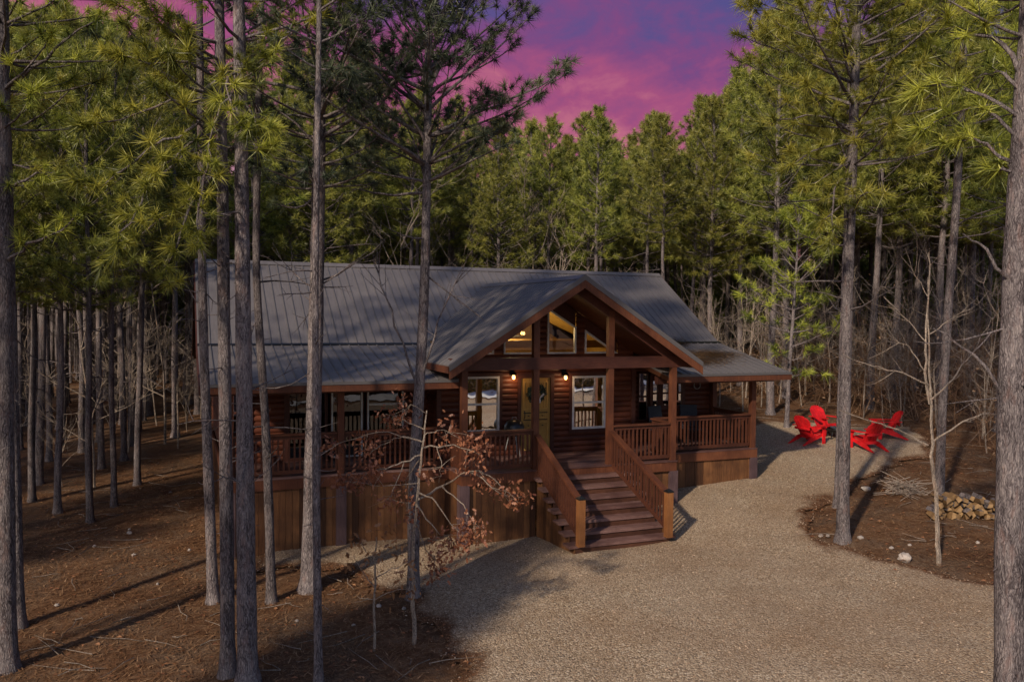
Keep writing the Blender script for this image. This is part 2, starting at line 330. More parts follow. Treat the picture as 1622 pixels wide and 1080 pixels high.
near = lambda x,y: (x > -6)&(x < 22)&(y > -12)&(y < 9)
V,F,Tn = sheet(-6,22,-12,9,.1,near); mb.add(V,F,Tn)
V,F,Tn = sheet(-6,44,-30,-12,.5,lambda x,y: x > -100); mb.add(V,F,Tn)
tag(mb.build('gravel_drive', M['gravel'], smooth=True), kind='structure')

def ground_pts(n, x0,x1,y0,y1, cond):
    x = rng.uniform(x0,x1,n); y = rng.uniform(y0,y1,n); d = drive_d(x,y); k = cond(x,y,d); return x[k], y[k], d[k]
def under_house(x,y): return ((x>-5)&(x<8.8)&(y>.95))|((x>0)&(x<5.6)&(y>0))|((x>1.7)&(x<4.3)&(y>-2.3))
# loose stones on the drive
x,y,d = ground_pts(60000,-6,20,-11,6, lambda x,y,d:(d>-.08-.45*rng.random(len(x))**7)&~under_house(x,y))
z = gz(x,y)+.012*np.sin(3.1*x+1.2*np.sin(2.2*y))*np.sin(2.7*y)+np.clip(d,-.2,.15)*.12
n = len(x); s = .007+.011*rng.random(n)**2.2
oct_v = np.array([(1,0,0),(0,1,0),(-1,0,0),(0,-1,0),(0,0,.75),(0,0,-.6)]); oct_f = np.array([(0,1,4),(1,2,4),(2,3,4),(3,0,4),(1,0,5),(2,1,5),(3,2,5),(0,3,5)])
V = oct_v[None]*s[:,None,None]*(1+.5*rng.standard_normal((n,6,1)).clip(-1,1)); an = rng.uniform(0,6.28,n)
V = np.stack([V[...,0]*np.cos(an)[:,None]-V[...,1]*np.sin(an)[:,None], V[...,0]*np.sin(an)[:,None]+V[...,1]*np.cos(an)[:,None], V[...,2]],-1)+np.stack([x,y,z+s*.3],-1)[:,None]
mb = MB(); mb.add(V.reshape(-1,3), (oct_f[None]+6*np.arange(n)[:,None,None]).reshape(-1,3), np.repeat(rng.beta(2,2.2,n),6))
tag(mb.build('loose_gravel', M['pebble']), 'loose pale and tan stones lying on the gravel drive', kind='stuff')
# fallen pine straw: curved slivers
def straw_mesh(x,y,z,ln,wd,tint,tilt=.25):
    n = len(x); a = rng.uniform(0,6.28,n); dx,dy = np.cos(a)*ln,np.sin(a)*ln; up = rng.uniform(-.05,tilt,n)*ln
    A = np.stack([x,y,z],-1); B = A+np.stack([dx,dy,up],-1); S = np.stack([-np.sin(a)*wd,np.cos(a)*wd,np.zeros(n)],-1)
    return np.stack([A-S,A+S,B],1), tint
x,y,d = ground_pts(200000,-14,20,-9,14, lambda x,y,d:(d<.25-1.0*rng.random(len(x)))&~under_house(x,y))
z = gz(x,y)+.02; n = len(x)
mb = MB(); v,tt = straw_mesh(x,y,z,rng.uniform(.09,.24,n),rng.uniform(.004,.010,n),rng.beta(1.6,2.2,n)); mb.tris(v,tt)
tag(mb.build('pine_straw', M['straw']), 'fallen orange brown pine needles covering the forest floor', kind='stuff')
# leaf litter
x,y,d = ground_pts(17000,-14,20,-9,14, lambda x,y,d:(d<.1+.5*rng.random(len(x))**4)&~under_house(x,y)); n = len(x); z = gz(x,y)+.03
a = rng.uniform(0,6.28,n); s = rng.uniform(.025,.06,n); L = []
for q,(r1,da,h) in enumerate(((1,0,.0),(.55,1.4,.5),(1,3.14,.1))): L.append(np.stack([x+np.cos(a+da)*s*r1,y+np.sin(a+da)*s*r1,z+h*s*rng.random(n)],-1))
mb = MB(); mb.tris(np.stack(L,1), rng.beta(2,2,n)); tag(mb.build('leaf_litter', M['dry_leaves']), 'dead brown oak leaves scattered over the pine straw', kind='stuff')
# fallen twigs
mb = MB()
for q in range(800):
    px,py = rng.uniform(-14,20), rng.uniform(-8,14)
    if drive_d(px,py) > -.2 or under_house(np.array(px),np.array(py)): continue
    a = rng.uniform(0,6.28); l = rng.uniform(.2,1.1); pz = gz_real(px,py)+.03
    P = [(px+math.cos(a)*l*k/3+rng.normal(0,.02), py+math.sin(a)*l*k/3+rng.normal(0,.02), pz+abs(rng.normal(0,.02))) for k in range(4)]
    mb.tube(P, [.009,.008,.006,.003], 4, rng.random())
tag(mb.build('fallen_twigs', M['pale_bark']), 'thin grey twigs fallen on the forest floor', kind='stuff')

x,y,d = ground_pts(15000,-4,18,-11,5, lambda x,y,d:(d>0)&(rng.random(len(x))<.12+.6*np.exp(-d/.8))&~under_house(x,y)); z = gz(x,y)+.035; n = len(x)
mb = MB(); v,tt = straw_mesh(x,y,z,rng.uniform(.09,.2,n),rng.uniform(.003,.006,n),rng.beta(1.6,2.2,n)*.7); mb.tris(v,tt)
tag(mb.build('blown_straw', M['straw']), 'thin scatter of brown pine needles blown onto the gravel drive', kind='stuff')

# pale strip added behind the viewpoint, a bright band for the front panes to mirror
xs = np.arange(-30,70,1.); V=[]
for x_ in xs:
    for yy in (-24.6,-26.2,-27.6): V.append((x_,yy,float(gz(x_,yy))+.05))
mb = MB(); mb.add(V,[(3*i+j,3*i+3+j,3*i+4+j,3*i+1+j) for i in range(len(xs)-1) for j in (0,1)])
tag(mb.build('added_pale_strip', M['added_pale_strip'], smooth=True), kind='structure')

# ------------------------------------------------------------------ log cabin
CAB = empty('log_cabin', (0,0,0), 0, 'red brown log cabin with grey metal roof, gabled front porch and railings', 'cabin')
ZD = 1.464; RAIL = .95; SL = .629; APEX = 6.024; GXC = 2.78
XL, XR = -5.596, 9.559; BL, BR = -5.0, 8.8; YW = 2.92; YB = 11.3; YP = .975
PROF = [(.32,3.589),(3.581,4.291),(7.112,6.576),(10.64,4.291),(13.9,3.589)]
def zroof(y):
    for (a,za),(b,zb) in zip(PROF,PROF[1:]):
        if a <= y <= b: return za+(zb-za)*(y-a)/(b-a)
    return 3.589
def zgab(x): return APEX-SL*abs(x-GXC)
H = lambda a,b: ((math.sin(a*12.9898+b*78.233)*43758.5453) % 1)
# --- log siding
CO = .145
def log_wall(mb, axis, const, a0, a1, z0, z1, out, top=None, openings=(), seed=0):
    br = {a0,a1}
    for o in openings: br |= {o[0],o[1]}
    if top: br |= set(np.arange(a0,a1,.2))
    br = sorted(b for b in br if a0-1e-6 <= b <= a1+1e-6)
    for p,q in zip(br,br[1:]):
        if q-p < 1e-5: continue
        m = (p+q)/2; cuts = sorted([(o[2],o[3]) for o in openings if o[0] < m < o[1]]); zz = []; lo = z0
        for c0,c1 in cuts: zz.append((lo,c0)); lo = c1
        zz.append((lo,z1))
        for lo,hi in zz:
            for k in range(math.floor(lo/CO), math.ceil(hi/CO)):
                zl,zh = max(lo,k*CO), min(hi,(k+1)*CO)
                if zh-zl < 1e-4: continue
                V = []
                for s in range(6):
                    z = zl+(zh-zl)*s/5
                    for a in (p,q):
                        zc = min(z, top(a)) if top else z; f = (zc-k*CO)/CO
                        f = min(1,max(0,f)); bl = .032*math.sqrt(max(0,1-(2*f-1)**2))
                        V.append((a, const+out*bl, zc) if axis=='x' else (const+out*bl, a, zc))
                F = [(2*s,2*s+1,2*s+3,2*s+2) for s in range(5)]
                if (out > 0) == (axis=='x'): F = [f[::-1] for f in F]
                mb.add(V, F, .25+.5*H(k+seed*7.3, seed))
def vertical_boards(mb, a, b, z0, z1, wd=.145, seed=0, out=(0,-1)):
    a=np.array(a,float); b=np.array(b,float); L=np.linalg.norm(b-a); n=max(1,round(L/wd)); d=(b-a)/L; o=np.array(out,float)
    for k in range(n):
        p=a+d*(k*L/n+.003); q=a+d*((k+1)*L/n-.003); t=.022+.004*(k%2)
        poly=[(*p,z0),(*q,z0),(*(q+o*t),z0),(*(p+o*t),z0)]
        mb.prism(poly,(0,0,z1-z0), .1+.8*H(k*1.37+seed,seed+.5))
# front room wall with its openings
gtop = lambda x: zgab(x)-.17
WIN = [('window',(.62,1.62,2.1,3.52)),('window',(3.7,4.7,2.06,3.48))]
DOOR = (2.23,3.07,ZD,3.45)
GW = [[(.52,4.08),(1.46,4.08),(1.46,4.64)], [(1.73,4.08),(2.58,4.08),(2.58,5.30),(1.73,4.79)], [(2.96,4.08),(3.8,4.08),(3.8,4.79),(2.96,5.30)], [(4.06,4.08),(5.06,4.08),(4.06,4.72)]]
ops = [w_[1] for w_ in WIN]+[DOOR]+[(p[0][0],p[1][0],4.08,7.) for p in GW]
mb = MB(); log_wall(mb,'x',2.0,0,5.56,ZD,5.9,-1,gtop,ops,1)
log_wall(mb,'y',0.,2.0,YW,ZD,4.25,-1,None,(),2); log_wall(mb,'y',5.56,2.0,YW,ZD,4.25,1,None,(),3)
mb.build('wall', M['log_siding'], CAB, True)['label'] = 'log siding of the gabled front room'
mb = MB()
for p in GW:                                     # boards between the sloped sashes and the rafters
    tops = sorted([(x,z) for x,z in p if z > 4.09 or len(p)==3])
    xs = (p[0][0],p[1][0]); zt = [max([z for x,z in p if abs(x-xx)<.01]) for xx in xs]
    mb.prism([(xs[0],2.0,zt[0]),(xs[1],2.0,zt[1]),(xs[1],2.0,gtop(xs[1])),(xs[0],2.0,gtop(xs[0]))],(0,.08,0),.45)
mb.build('frieze_board', M['beam_wood'], CAB)
# wing walls
LW = [(-3.55,-2.62,1.5,3.5),(-2.5,-1.72,1.5,3.5),(-1.6,-.66,2.1,3.5),(-4.85,-4.45,2.2,3.2)]
RW = [(6.27,6.6,2.08,3.46),(6.73,6.95,2.46,3.24),(7.06,7.34,2.46,3.24),(7.5,7.78,2.46,3.24)]
tp = lambda a: 4.0
mb = MB(); log_wall(mb,'x',YW,BL,0,ZD,4.0,-1,None,LW,4); mb.build('wall', M['log_siding'], CAB, True)
mb = MB(); log_wall(mb,'x',YW,5.56,BR,ZD,4.0,-1,None,RW,5); mb.build('wall', M['log_siding'], CAB, True)
for xx,out,sd_ in ((BL,-1,6),(BR,1,7)):
    mb = MB(); log_wall(mb,'y',xx,YW,YB,ZD,6.6,out,lambda y: zroof(y)-.16,(),sd_); mb.build('wall', M['log_siding'], CAB, True)
mb = MB(); log_wall(mb,'x',YB,BL,BR,ZD,4.0,1,None,(),8); mb.build('wall', M['log_siding'], CAB, True)
# corner trim
for x,y in ((0,2.0),(5.56,2.0),(BL,YW),(BR,YW)):
    mb = MB(); mb.box(x-.06,x+.06,y-.075,y+.05,ZD,4.0,.4); mb.build('corner_board', M['beam_wood'], CAB)
mb = MB(); mb.box(6.62,6.71,2.8,2.9,ZD,3.5,.6); mb.build('corner_board', M['beam_wood'], CAB)
# interior
mb = MB(); mb.box(.05,5.5,2.1,6.3,1.40,1.455); mb.build('interior_floor', M['pine_interior'], CAB)
mb = MB(); mb.prism([(.04,6.2,1.46),(5.52,6.2,1.46),(5.52,6.2,4.2),(2.78,6.2,5.8),(.04,6.2,4.2)],(0,.08,0)); mb.box(.035,.06,2.08,6.2,1.46,4.2); mb.box(5.5,5.525,2.08,6.2,1.46,4.2)
for xx in (1.2,4.4): mb.box(xx-.5,xx+.5,6.12,6.19,1.46,3.4,.1)
mb.build('interior_wall', M['pine_interior'], CAB)
mb = MB()
for s in (-1,1):
    mb.prism([(GXC,2.08,APEX-.2),(GXC+s*2.74,2.08,APEX-.2-SL*2.74),(GXC+s*2.74,3.5,APEX-.2-SL*2.74),(GXC,6.2,APEX-.2)],(0,0,.02),.6)
for yy in (3.0,4.6): mb.bar((.1,yy,4.3),(5.46,yy,4.3),.14,.2,.05)
mb.build('interior_ceiling', M['pine_interior'], CAB)
mb = MB(); mb.box(BL+.1,-.1,4.2,4.25,1.46,4.0); mb.box(5.66,BR-.1,4.2,4.25,1.46,4.0); mb.build('partition', M['pine_interior'], CAB)

# --- windows
def inset(poly, d):
    n=len(poly); out=[]; c=np.mean(poly,axis=0)
    for i in range(n):
        p0,p1,p2=(np.array(poly[(i+k)%n],float) for k in(-1,0,1))
        def nrm(a,b):
            e=(b-a)/np.linalg.norm(b-a); m=np.array([-e[1],e[0]]); return m if (c-a)@m>0 else -m
        n1,n2=nrm(p0,p1),nrm(p1,p2); A=np.array([n1,n2]); out.append(tuple(np.linalg.solve(A,[n1@p1+d,n2@p1+d])))
    return out
def ring(mb, poly, w_, y0, y1, tint=.5):
    inn=inset(poly,w_); n=len(poly)
    for i in range(n):
        q=[poly[i],poly[(i+1)%n],inn[(i+1)%n],inn[i]]
        mb.prism([(x,y0,z) for x,z in q],(0,y1-y0,0),tint)
    return inn
def make_window(poly, y, pane, fm='white_vinyl', mid=None, casing=True, fw=.055, curtain=None):
    root = MB(); out = inset(poly,-.085) if casing else poly
    if casing: ring(root, out, .083, y-.05, y+.02, .4)
    r = root.build('window', M['beam_wood'], CAB)
    f = MB(); inn = ring(f, poly, fw, y-.06, y+.03)
    if mid:
        xs=[p[0] for p in inn]; f.box(min(xs)+.001,max(xs)-.001,y-.055,y+.0,mid-.025,mid+.025)
    f.build('frame', M[fm], r)
    p = MB(); p.add([(x,y-.02,z) for x,z in inn],[tuple(range(len(inn)))]); p.build('pane', M[pane], r)
    return r
rect = lambda o: [(o[0],o[2]),(o[1],o[2]),(o[1],o[3]),(o[0],o[3])]
for _,o in WIN: make_window(rect(o),2.0,'pane_glass',mid=(o[2]+o[3])/2)
for p in GW: make_window(p,2.0,'gable_glass',casing=False,fw=.045)
for o in LW: make_window(rect(o),YW,'dark_glass' if o[0]>-4 else 'pane_glass',fm='beam_wood' if o[0]<-3 else 'white_vinyl',mid=(o[2]+o[3])/2 if o[2]>2 else None,fw=.04)
for o in RW: make_window(rect(o),YW,'pane_glass',fm='beam_wood',mid=(o[2]+o[3])/2,fw=.03,casing=o[0]>7)
# front door
mb = MB(); ring(mb,[(2.13,ZD),(3.17,ZD),(3.17,3.55),(2.13,3.55)],.098,1.95,2.05,.3); df = mb.build('door', M['beam_wood'], CAB)
mb = MB(); mb.box(2.235,3.065,1.99,2.03,ZD+.01,3.448,.55)
for x0,x1,z0,z1 in ((2.30,2.6,2.62,3.36),(2.69,3.0,2.62,3.36),(2.30,2.6,1.6,2.3),(2.69,3.0,1.6,2.3)): ring(mb,[(x0,z0),(x1,z0),(x1,z1),(x0,z1)],.035,1.972,1.989,.75)
for k in range(3):
    mb.box(2.39+.1*k-.002,2.39+.1*k+.002,1.986,1.99,2.66,3.32,0.); mb.box(2.78+.1*k-.002,2.78+.1*k+.002,1.986,1.99,2.66,3.32,0.)
mb.build('panel', M['door_wood'], df)
mb = MB()
for z in (2.36,2.54): mb.box(2.31,2.99,1.975,1.989,z-.012,z+.012)
for z in (2.2,2.45):
    for x in (2.45,2.85): mb.lathe([(0,-.0),(.022,.0),(.022,.02),(0,.02)],8,(x,1.975,z))
mb.build('strap', M['dark_metal'], df)
mb = MB(); mb.tube([(2.32,1.97,2.4),(2.32,1.93,2.42),(2.32,1.92,2.5),(2.32,1.93,2.58),(2.32,1.97,2.6)],.012,6); mb.build('handle', M['dark_metal'], df)
# wall lanterns
def lantern(x,z):
    mb = MB(); mb.box(x-.05,x+.05,1.94,1.968,z+.02,z+.22); mb.tube([(x,1.95,z+.17),(x,1.86,z+.2),(x,1.83,z+.16)],.012,6)
    mb.lathe([(0,.15),(.03,.145),(.085,.07),(.09,.055),(.08,.055),(.0,.09)],12,(x,1.83,z)); o = mb.build('wall_lantern', M['dark_metal'], CAB)
    mb = MB(); mb.lathe([(0,-.06),(.03,-.05),(.045,-.01),(.035,.04),(.015,.07),(0,.075)],12,(x,1.83,z)); mb.build('bulb', M['bulb_glow'], o, True)
    l = bpy.data.lights.new('lantern_light','POINT'); l.energy = 5; l.color=(1,.6,.3); l.shadow_soft_size=.05
    lo = bpy.data.objects.new('lantern_light', l); COL.objects.link(lo); lo.location=(x,1.76,z-.09); lo.parent = CAB
lantern(1.96,3.50); lantern(3.44,3.46)

# --- deck, skirting, posts
mb = MB()
def boards_x(x0,x1,y0,y1):
    n = round((y1-y0)/.14)
    for k in range(n): mb.box(x0,x1,y0+(y1-y0)*k/n+.003,y0+(y1-y0)*(k+1)/n-.003,ZD-.035,ZD+.002*(k%3),.2+.6*H(k,x0))
boards_x(-.1,5.66,-.12,1.96); boards_x(-5.1,-.101,.86,2.88); boards_x(5.661,8.92,.86,2.88)
mb.build('porch_deck', M['deck_wood'], CAB)
mb = MB(); B_=.06
mb.box(-.08,5.64,-.10,-.05,1.2,ZD-.04,.55); mb.box(-5.09,-.02,.87,.92,1.2,ZD-.04,.5); mb.box(5.62,8.91,.87,.92,1.2,ZD-.04,.7)
mb.box(-.08,-.03,-.049,.869,1.2,ZD-.04,.5); mb.box(5.59,5.64,-.049,.869,1.2,ZD-.04,.5); mb.box(-5.09,-5.04,.921,YB,1.2,ZD-.04); mb.box(8.86,8.91,.921,YB,1.2,ZD-.04)
mb.build('rim_board', M['post_wood'], CAB)
def skirt(a,b,seed,out):
    mb = MB(); vertical_boards(mb,a,b,-.7,1.199,.145,seed,out); mb.build('skirting', M['skirt_wood'], CAB)
skirt((0,0),(1.8,0),1,(0,-1)); skirt((4.15,0),(5.56,0),2,(0,-1)); skirt((-5,.95),(0,.95),3,(0,-1)); skirt((5.56,.95),(8.8,.95),4,(0,-1))
skirt((0,0),(0,.95),5,(-1,0)); skirt((5.56,0),(5.56,.95),6,(1,0)); skirt((8.8,.95),(8.8,YB),7,(1,0)); skirt((-5,.95),(-5,YB),8,(-1,0)); skirt((-5,YB),(8.8,YB),9,(0,1))
def post(x,y,z1,z0=ZD,wrap=True):
    mb = MB(); mb.box(x-.072,x+.072,y-.072,y+.072,z0,z1,.5); p = mb.build('post', M['post_wood'], CAB)
    if wrap:
        mb = MB(); mb.box(x-.115,x+.115,y-.115,y+.1,-.7,1.2,.5); mb.build('post_wrap', M['wrap_wood'], p)
for x,wr in ((0,1),(1.775,0),(3.76,0),(5.56,1)): post(x,0,3.816,wrap=bool(wr))
for x in (-5.0,-2.61,8.8): post(x,YP,3.3)
post(8.8,YW-.14,3.6,wrap=False)
# beams
mb = MB(); mb.box(-.35,5.91,-.09,.09,3.816,4.095,.5); mb.build('tie_beam', M['beam_wood'], CAB)
for x0,x1 in ((XL+.1,-.12),(5.68,XR-.1)):
    mb = MB(); mb.box(x0,x1,YP-.08,YP+.08,3.3,3.52,.5); mb.build('porch_beam', M['beam_wood'], CAB)
for x in (1.775,3.76):
    mb = MB(); mb.box(x-.075,x+.075,-.075,.075,4.096,zgab(x)-.2,.6); mb.build('king_post', M['post_wood'], CAB)
for s in (-1,1):
    mb = MB(); mb.bar((GXC+s*.04,.0,APEX-.30),(GXC+s*2.95,.0,APEX-.30-SL*2.91),.14,.2,.5,(0,0,1)); mb.build('rafter', M['beam_wood'], CAB)

# --- roof
def seg_poly_x(poly, x):           # y-range of a polygon (x,y) on the line x
    ys=[]; n=len(poly)
    for i in range(n):
        (ax,ay),(bx,by)=poly[i],poly[(i+1)%n]
        if (ax<=x)!=(bx<=x): ys.append(ay+(by-ay)*(x-ax)/(bx-ax))
    return (min(ys),max(ys)) if len(ys)>=2 else None
def roof_piece(name, poly, zf, ribs='y', parent=None, pitch=.24, wood_under=True, mat_under='ceiling_wood', us=1.):
    mb = MB(); P=[(x,y,zf(x,y)) for x,y in poly]; mb.prism([(x,y,z-.03) for x,y,z in P],(0,0,.03),.5); r = mb.build(name, M['roof_metal'], parent or CAB)
    mb = MB(); q = poly if ribs=='y' else [(y,x) for x,y in poly]
    lo,hi = min(p[0] for p in q),max(p[0] for p in q); k=lo+.05
    while k < hi-.02:
        s = seg_poly_x(q,k)
        if s and s[1]-s[0] > .05:
            a,b = s
            A,B = ((k,a),(k,b)) if ribs=='y' else ((a,k),(b,k)); wv = np.array([.02,0,0]) if ribs=='y' else np.array([0,.02,0])
            A=np.array([*A,zf(*A)]); B=np.array([*B,zf(*B)]); u=np.array([0,0,.024]); e=wv*.5
            mb.add([A-wv,A+wv,B+wv,B-wv,A-e+u,A+e+u,B+e+u,B-e+u],[(0,4,7,3),(4,5,6,7),(5,1,2,6),(0,1,5,4),(3,7,6,2)],.5)
        k += pitch
    mb.build('seam_rib', M['roof_rib'], r)
    if wood_under:
        mb = MB(); c=np.mean(np.array(poly),axis=0); pp=[(c[0]+(x-c[0])*.995,c[1]+(y-c[1])*.995) for x,y in poly]
        mb.prism([(x,y,zf(x,y)-.15) for x,y in pp],(0,0,.115),.5); mb.build('soffit', M[mat_under], r)
    return r
zm = lambda x,y: zroof(y)
VX = 2.755
roof_piece('roof',[(XL,.32),(-.02,.32),(-.02,3.44),(.025,3.581),(XL,3.581)],zm)
roof_piece('roof',[(5.58,.32),(XR,.32),(XR,3.581),(5.535,3.581),(5.58,3.44)],zm)
roof_piece('roof',[(XL,3.583),(.025,3.583),(2.78,6.26),(5.535,3.583),(XR,3.583),(XR,7.112),(XL,7.112)],zm)
roof_piece('roof',[(XL,7.114),(XR,7.114),(XR,10.64),(XL,10.64)],zm); roof_piece('roof',[(XL,10.642),(XR,10.642),(XR,13.9),(XL,13.9)],zm)
zg = lambda x,y: zgab(x)
for s in (-1,1):
    roof_piece('gable_roof',[(GXC,-.516),(GXC+s*3.28,-.516),(GXC+s*3.28,2.06),(GXC+s*VX,3.584),(GXC,6.262)],zg,'x')
mb = MB()
for s in (-1,1): mb.bar((XL,7.112+s*.09,6.576-.055+.02),(XR,7.112+s*.09,6.576-.055+.02),.2,.012,.5,(0,s*.55,.84))
mb.build('ridge_cap', M['roof_metal'], CAB)
mb = MB()
for s in (-1,1): mb.bar((GXC+s*.09,-.53,APEX-.035),(GXC+s*.09,6.1,APEX-.035),.2,.012,.5,(s*.53,0,.85))
mb.build('ridge_cap', M['roof_metal'], CAB)
mb = MB()
for x0,x1 in ((XL,-.02),(5.58,XR)): mb.prism([(x0,3.50,zroof(3.50)+.006),(x1,3.50,zroof(3.50)+.006),(x1,3.60,zroof(3.60)+.012),(x0,3.60,zroof(3.60)+.012)],(0,0,.022))
mb.build('flashing', M['dark_metal'], CAB)
# rake and fascia boards with their metal edging
for s in (-1,1):
    a=np.array((GXC,-.545,APEX-.135)); b=np.array((GXC+s*3.3,-.545,APEX-.135-SL*3.3))
    mb = MB(); mb.prism([a+(0,0,.11),a-(0,0,.16),b-(0,0,.16),b+(0,0,.11)],(0,.035,0),.6); rb = mb.build('rake_board', M['post_wood'], CAB)
    mb = MB(); mb.prism([a+(0,-.012,.155),a+(0,-.012,.03),b+(0,-.012,.03),b+(0,-.012,.155)],(0,.05,0)); mb.build('metal_edge', M['roof_rib'], rb)
    mb = MB(); x=GXC+s*3.285; mb.box(min(x,x+s*.03),max(x,x+s*.03),-.5,2.04,APEX-SL*3.28-.17,APEX-SL*3.28-.02,.5); mb.build('fascia', M['post_wood'], CAB)
for x0,x1 in ((XL,-.03),(5.59,XR)):
    mb = MB(); mb.box(x0,x1,.285,.318,3.39,3.565,.5); fb=mb.build('fascia', M['post_wood'], CAB)
    mb = MB(); mb.box(x0,x1,.27,.283,3.535,3.60); mb.build('metal_edge', M['roof_rib'], fb)
for x in (XL-.031,XR+.001):
    mb = MB()
    for (a,za),(b,zb) in zip(PROF,PROF[1:]): mb.prism([(x,a,za-.02),(x,a,za-.22),(x,b,zb-.22),(x,b,zb-.02)],(.03,0,0),.4)
    mb.build('rake_board', M['beam_wood'], CAB)

# --- railings
bal = MB(); bal.box(-.019,.019,-.019,.019,0,.77); BALO = None
def add_baluster(parent, x, y, z0, h):
    global BALO
    if BALO is None: BALO = bal.build('baluster', M['rail_wood'], parent)
    else:
        o = BALO.copy(); COL.objects.link(o); o.parent = parent; add_baluster.last = o; o.location=(x,y,z0); o.scale=(1,1,h/.77); return
    BALO.location=(x,y,z0); BALO.scale=(1,1,h/.77)
def railing(a, b, za, zb, h=RAIL, gap=.12, mat='rail_wood', bw=1.):
    a=np.array(a,float); b=np.array(b,float); L=np.linalg.norm(b-a); d=(b-a)/L
    mb = MB(); A=np.array([*a,za]); B=np.array([*b,zb])
    mb.bar(A+(0,0,h-.02),B+(0,0,h-.02),.14,.04,.6); mb.bar(A+(0,0,h-.085),B+(0,0,h-.085),.04,.088,.4); mb.bar(A+(0,0,.1),B+(0,0,.1),.04,.085,.4)
    for E_,s_ in ((A,1),(B,-1)): mb.bar(E_+np.array([*d,0])*.018*s_+(0,0,.06),E_+np.array([*d,0])*.018*s_+(0,0,h-.05),.035,.035,.5,(0,1,0) if abs(d[0])>.5 else (1,0,0))
    r = mb.build('railing', M[mat], CAB); n=max(2,round(L/gap))
    for k in range(1,n):
        p=a+d*(k*L/n); z=za+(zb-za)*k/n; add_baluster(r,p[0],p[1],z+.13,h-.25)
    return r
railing((.08,0),(1.70,0),ZD,ZD); railing((3.84,0),(5.48,0),ZD,ZD)
railing((-4.92,YP),(-2.69,YP),ZD,ZD); railing((-2.53,YP),(-.05,YP),ZD,ZD); railing((5.64,YP),(8.72,YP),ZD,ZD)
railing((8.8,YP+.08),(8.8,YW-.22),ZD,ZD); railing((0,.08),(0,YP-.03),ZD,ZD); railing((5.56,.08),(5.56,YP-.03),ZD,ZD); railing((-5,YP+.08),(-5,YW-.05),ZD,ZD)
# --- front steps
mb = MB()
for k in range(1,9): # risers
    y=-.05-.29*(k-1)+.02; mb.box(1.84,4.16,y-.02,y,ZD-.183*k-(.25 if k==8 else .0),ZD-.183*(k-1)-.041,.3+.4*H(k,3))
ST = mb.build('front_steps', M['riser_wood'], CAB)
for k in range(1,8):
    mb = MB(); y=-.05-.29*k; z=ZD-.183*k; e=.0 if k<7 else .06
    mb.box(1.70-e*.5,4.26+e,y-.03,y+.125,z-.062,z+.001*(k%2),.35+.5*H(k,1)); mb.box(1.70-e*.5,4.26+e,y+.13,y+.30,z-.05,z,.35+.5*H(k,2)); mb.build('tread', M['deck_wood'], ST)
for x,o in ((1.83,-1),(4.17,1)):
    mb = MB()
    for k in range(16):
        y1=-.06-.135*k; y0=y1-.129; zt=ZD-.183*math.ceil((-.05-y0-.02)/.29)-.045
        mb.box(min(x,x+o*.025),max(x,x+o*.025),y0,y1,-.4,max(zt,-.02),.2+.6*H(k,x))
    mb.build('side_boards', M['skirt_wood'], ST)
for x0,x1 in ((1.80,1.90),(3.79,4.08)):
    r = railing((x0,-.08),(x1,-2.11),ZD-.10,.26,.93,.115,'rail_wood')
    mb = MB(); mb.box(x1-.075,x1+.075,-2.25,-2.1,.185,1.19,.6); nw = mb.build('newel_post', M['newel_wood'], CAB)
    mb = MB(); mb.prism([(x1-.085,-2.26,1.19),(x1+.085,-2.26,1.19),(x1+.085,-2.09,1.19),(x1-.085,-2.09,1.19)],(0,0,.025)); mb.add([(x1-.08,-2.255,1.216),(x1+.08,-2.255,1.216),(x1+.08,-2.095,1.216),(x1-.08,-2.095,1.216),(x1,-2.175,1.27)],[(0,1,4),(1,2,4),(2,3,4),(3,0,4)]); mb.build('cap', M['black'], nw)
# pine straw lying on the right roof slope
mb = MB(); V=[];n_=17000
cx = np.array([(6.0,2.6,.8),(6.6,3.55,.6),(7.6,3.5,.5),(7.3,1.6,.9),(8.2,2.2,.8),(5.9,3.6,.3)]); c_ = cx[rng.integers(0,len(cx),n_)]
x = c_[:,0]+rng.normal(0,.55,n_)*c_[:,2]*1.2; y = c_[:,1]+rng.normal(0,.3,n_)*c_[:,2]; k = (x>6.06)&(x<9.4)&(y>.4)&(y<5); x,y = x[k],y[k]
z = np.array([zroof(b) for b in y])+.028; v,tt = straw_mesh(x,y,z,rng.uniform(.08,.2,len(x)),rng.uniform(.006,.012,len(x)),rng.beta(3,1.8,len(x)),.08); mb.tris(v,tt)
tag(mb.build('roof_straw', M['straw']), 'orange fallen pine needles lying on the right roof slope', kind='stuff')
# things on the porch
wr = MB(); nn=500; a=rng.uniform(0,6.28,nn); rr=.2+rng.normal(0,.03,nn); c0=np.stack([2.65+np.cos(a)*rr,np.full(nn,1.945)+rng.normal(0,.02,nn),3.06+np.sin(a)*rr],-1)
dv=rng.normal(0,1,(nn,3))*.05; dv[:,1]*=.5; sdv=rng.normal(0,1,(nn,3))*.018; wr.tris(np.stack([c0-sdv,c0+sdv,c0+dv],1),rng.random(nn)); wr.tube([(2.65+.2*math.cos(q),1.945,3.06+.2*math.sin(q)) for q in np.linspace(0,6.28,25)],.03,6)
W_=tag(wr.build('wreath',M['wreath_green']),'dark green wreath with a pale bow hanging on the yellow front door','wreath')
mb=MB(); mb.prism([(2.72,1.89,2.9),(2.86,1.89,3.02),(2.84,1.89,3.06),(2.74,1.89,2.97)],(0,.02,0)); mb.prism([(2.72,1.89,2.9),(2.70,1.89,2.8),(2.75,1.89,2.8),(2.76,1.89,2.9)],(0,.02,0)); mb.build('bow',M['ribbon'],W_)
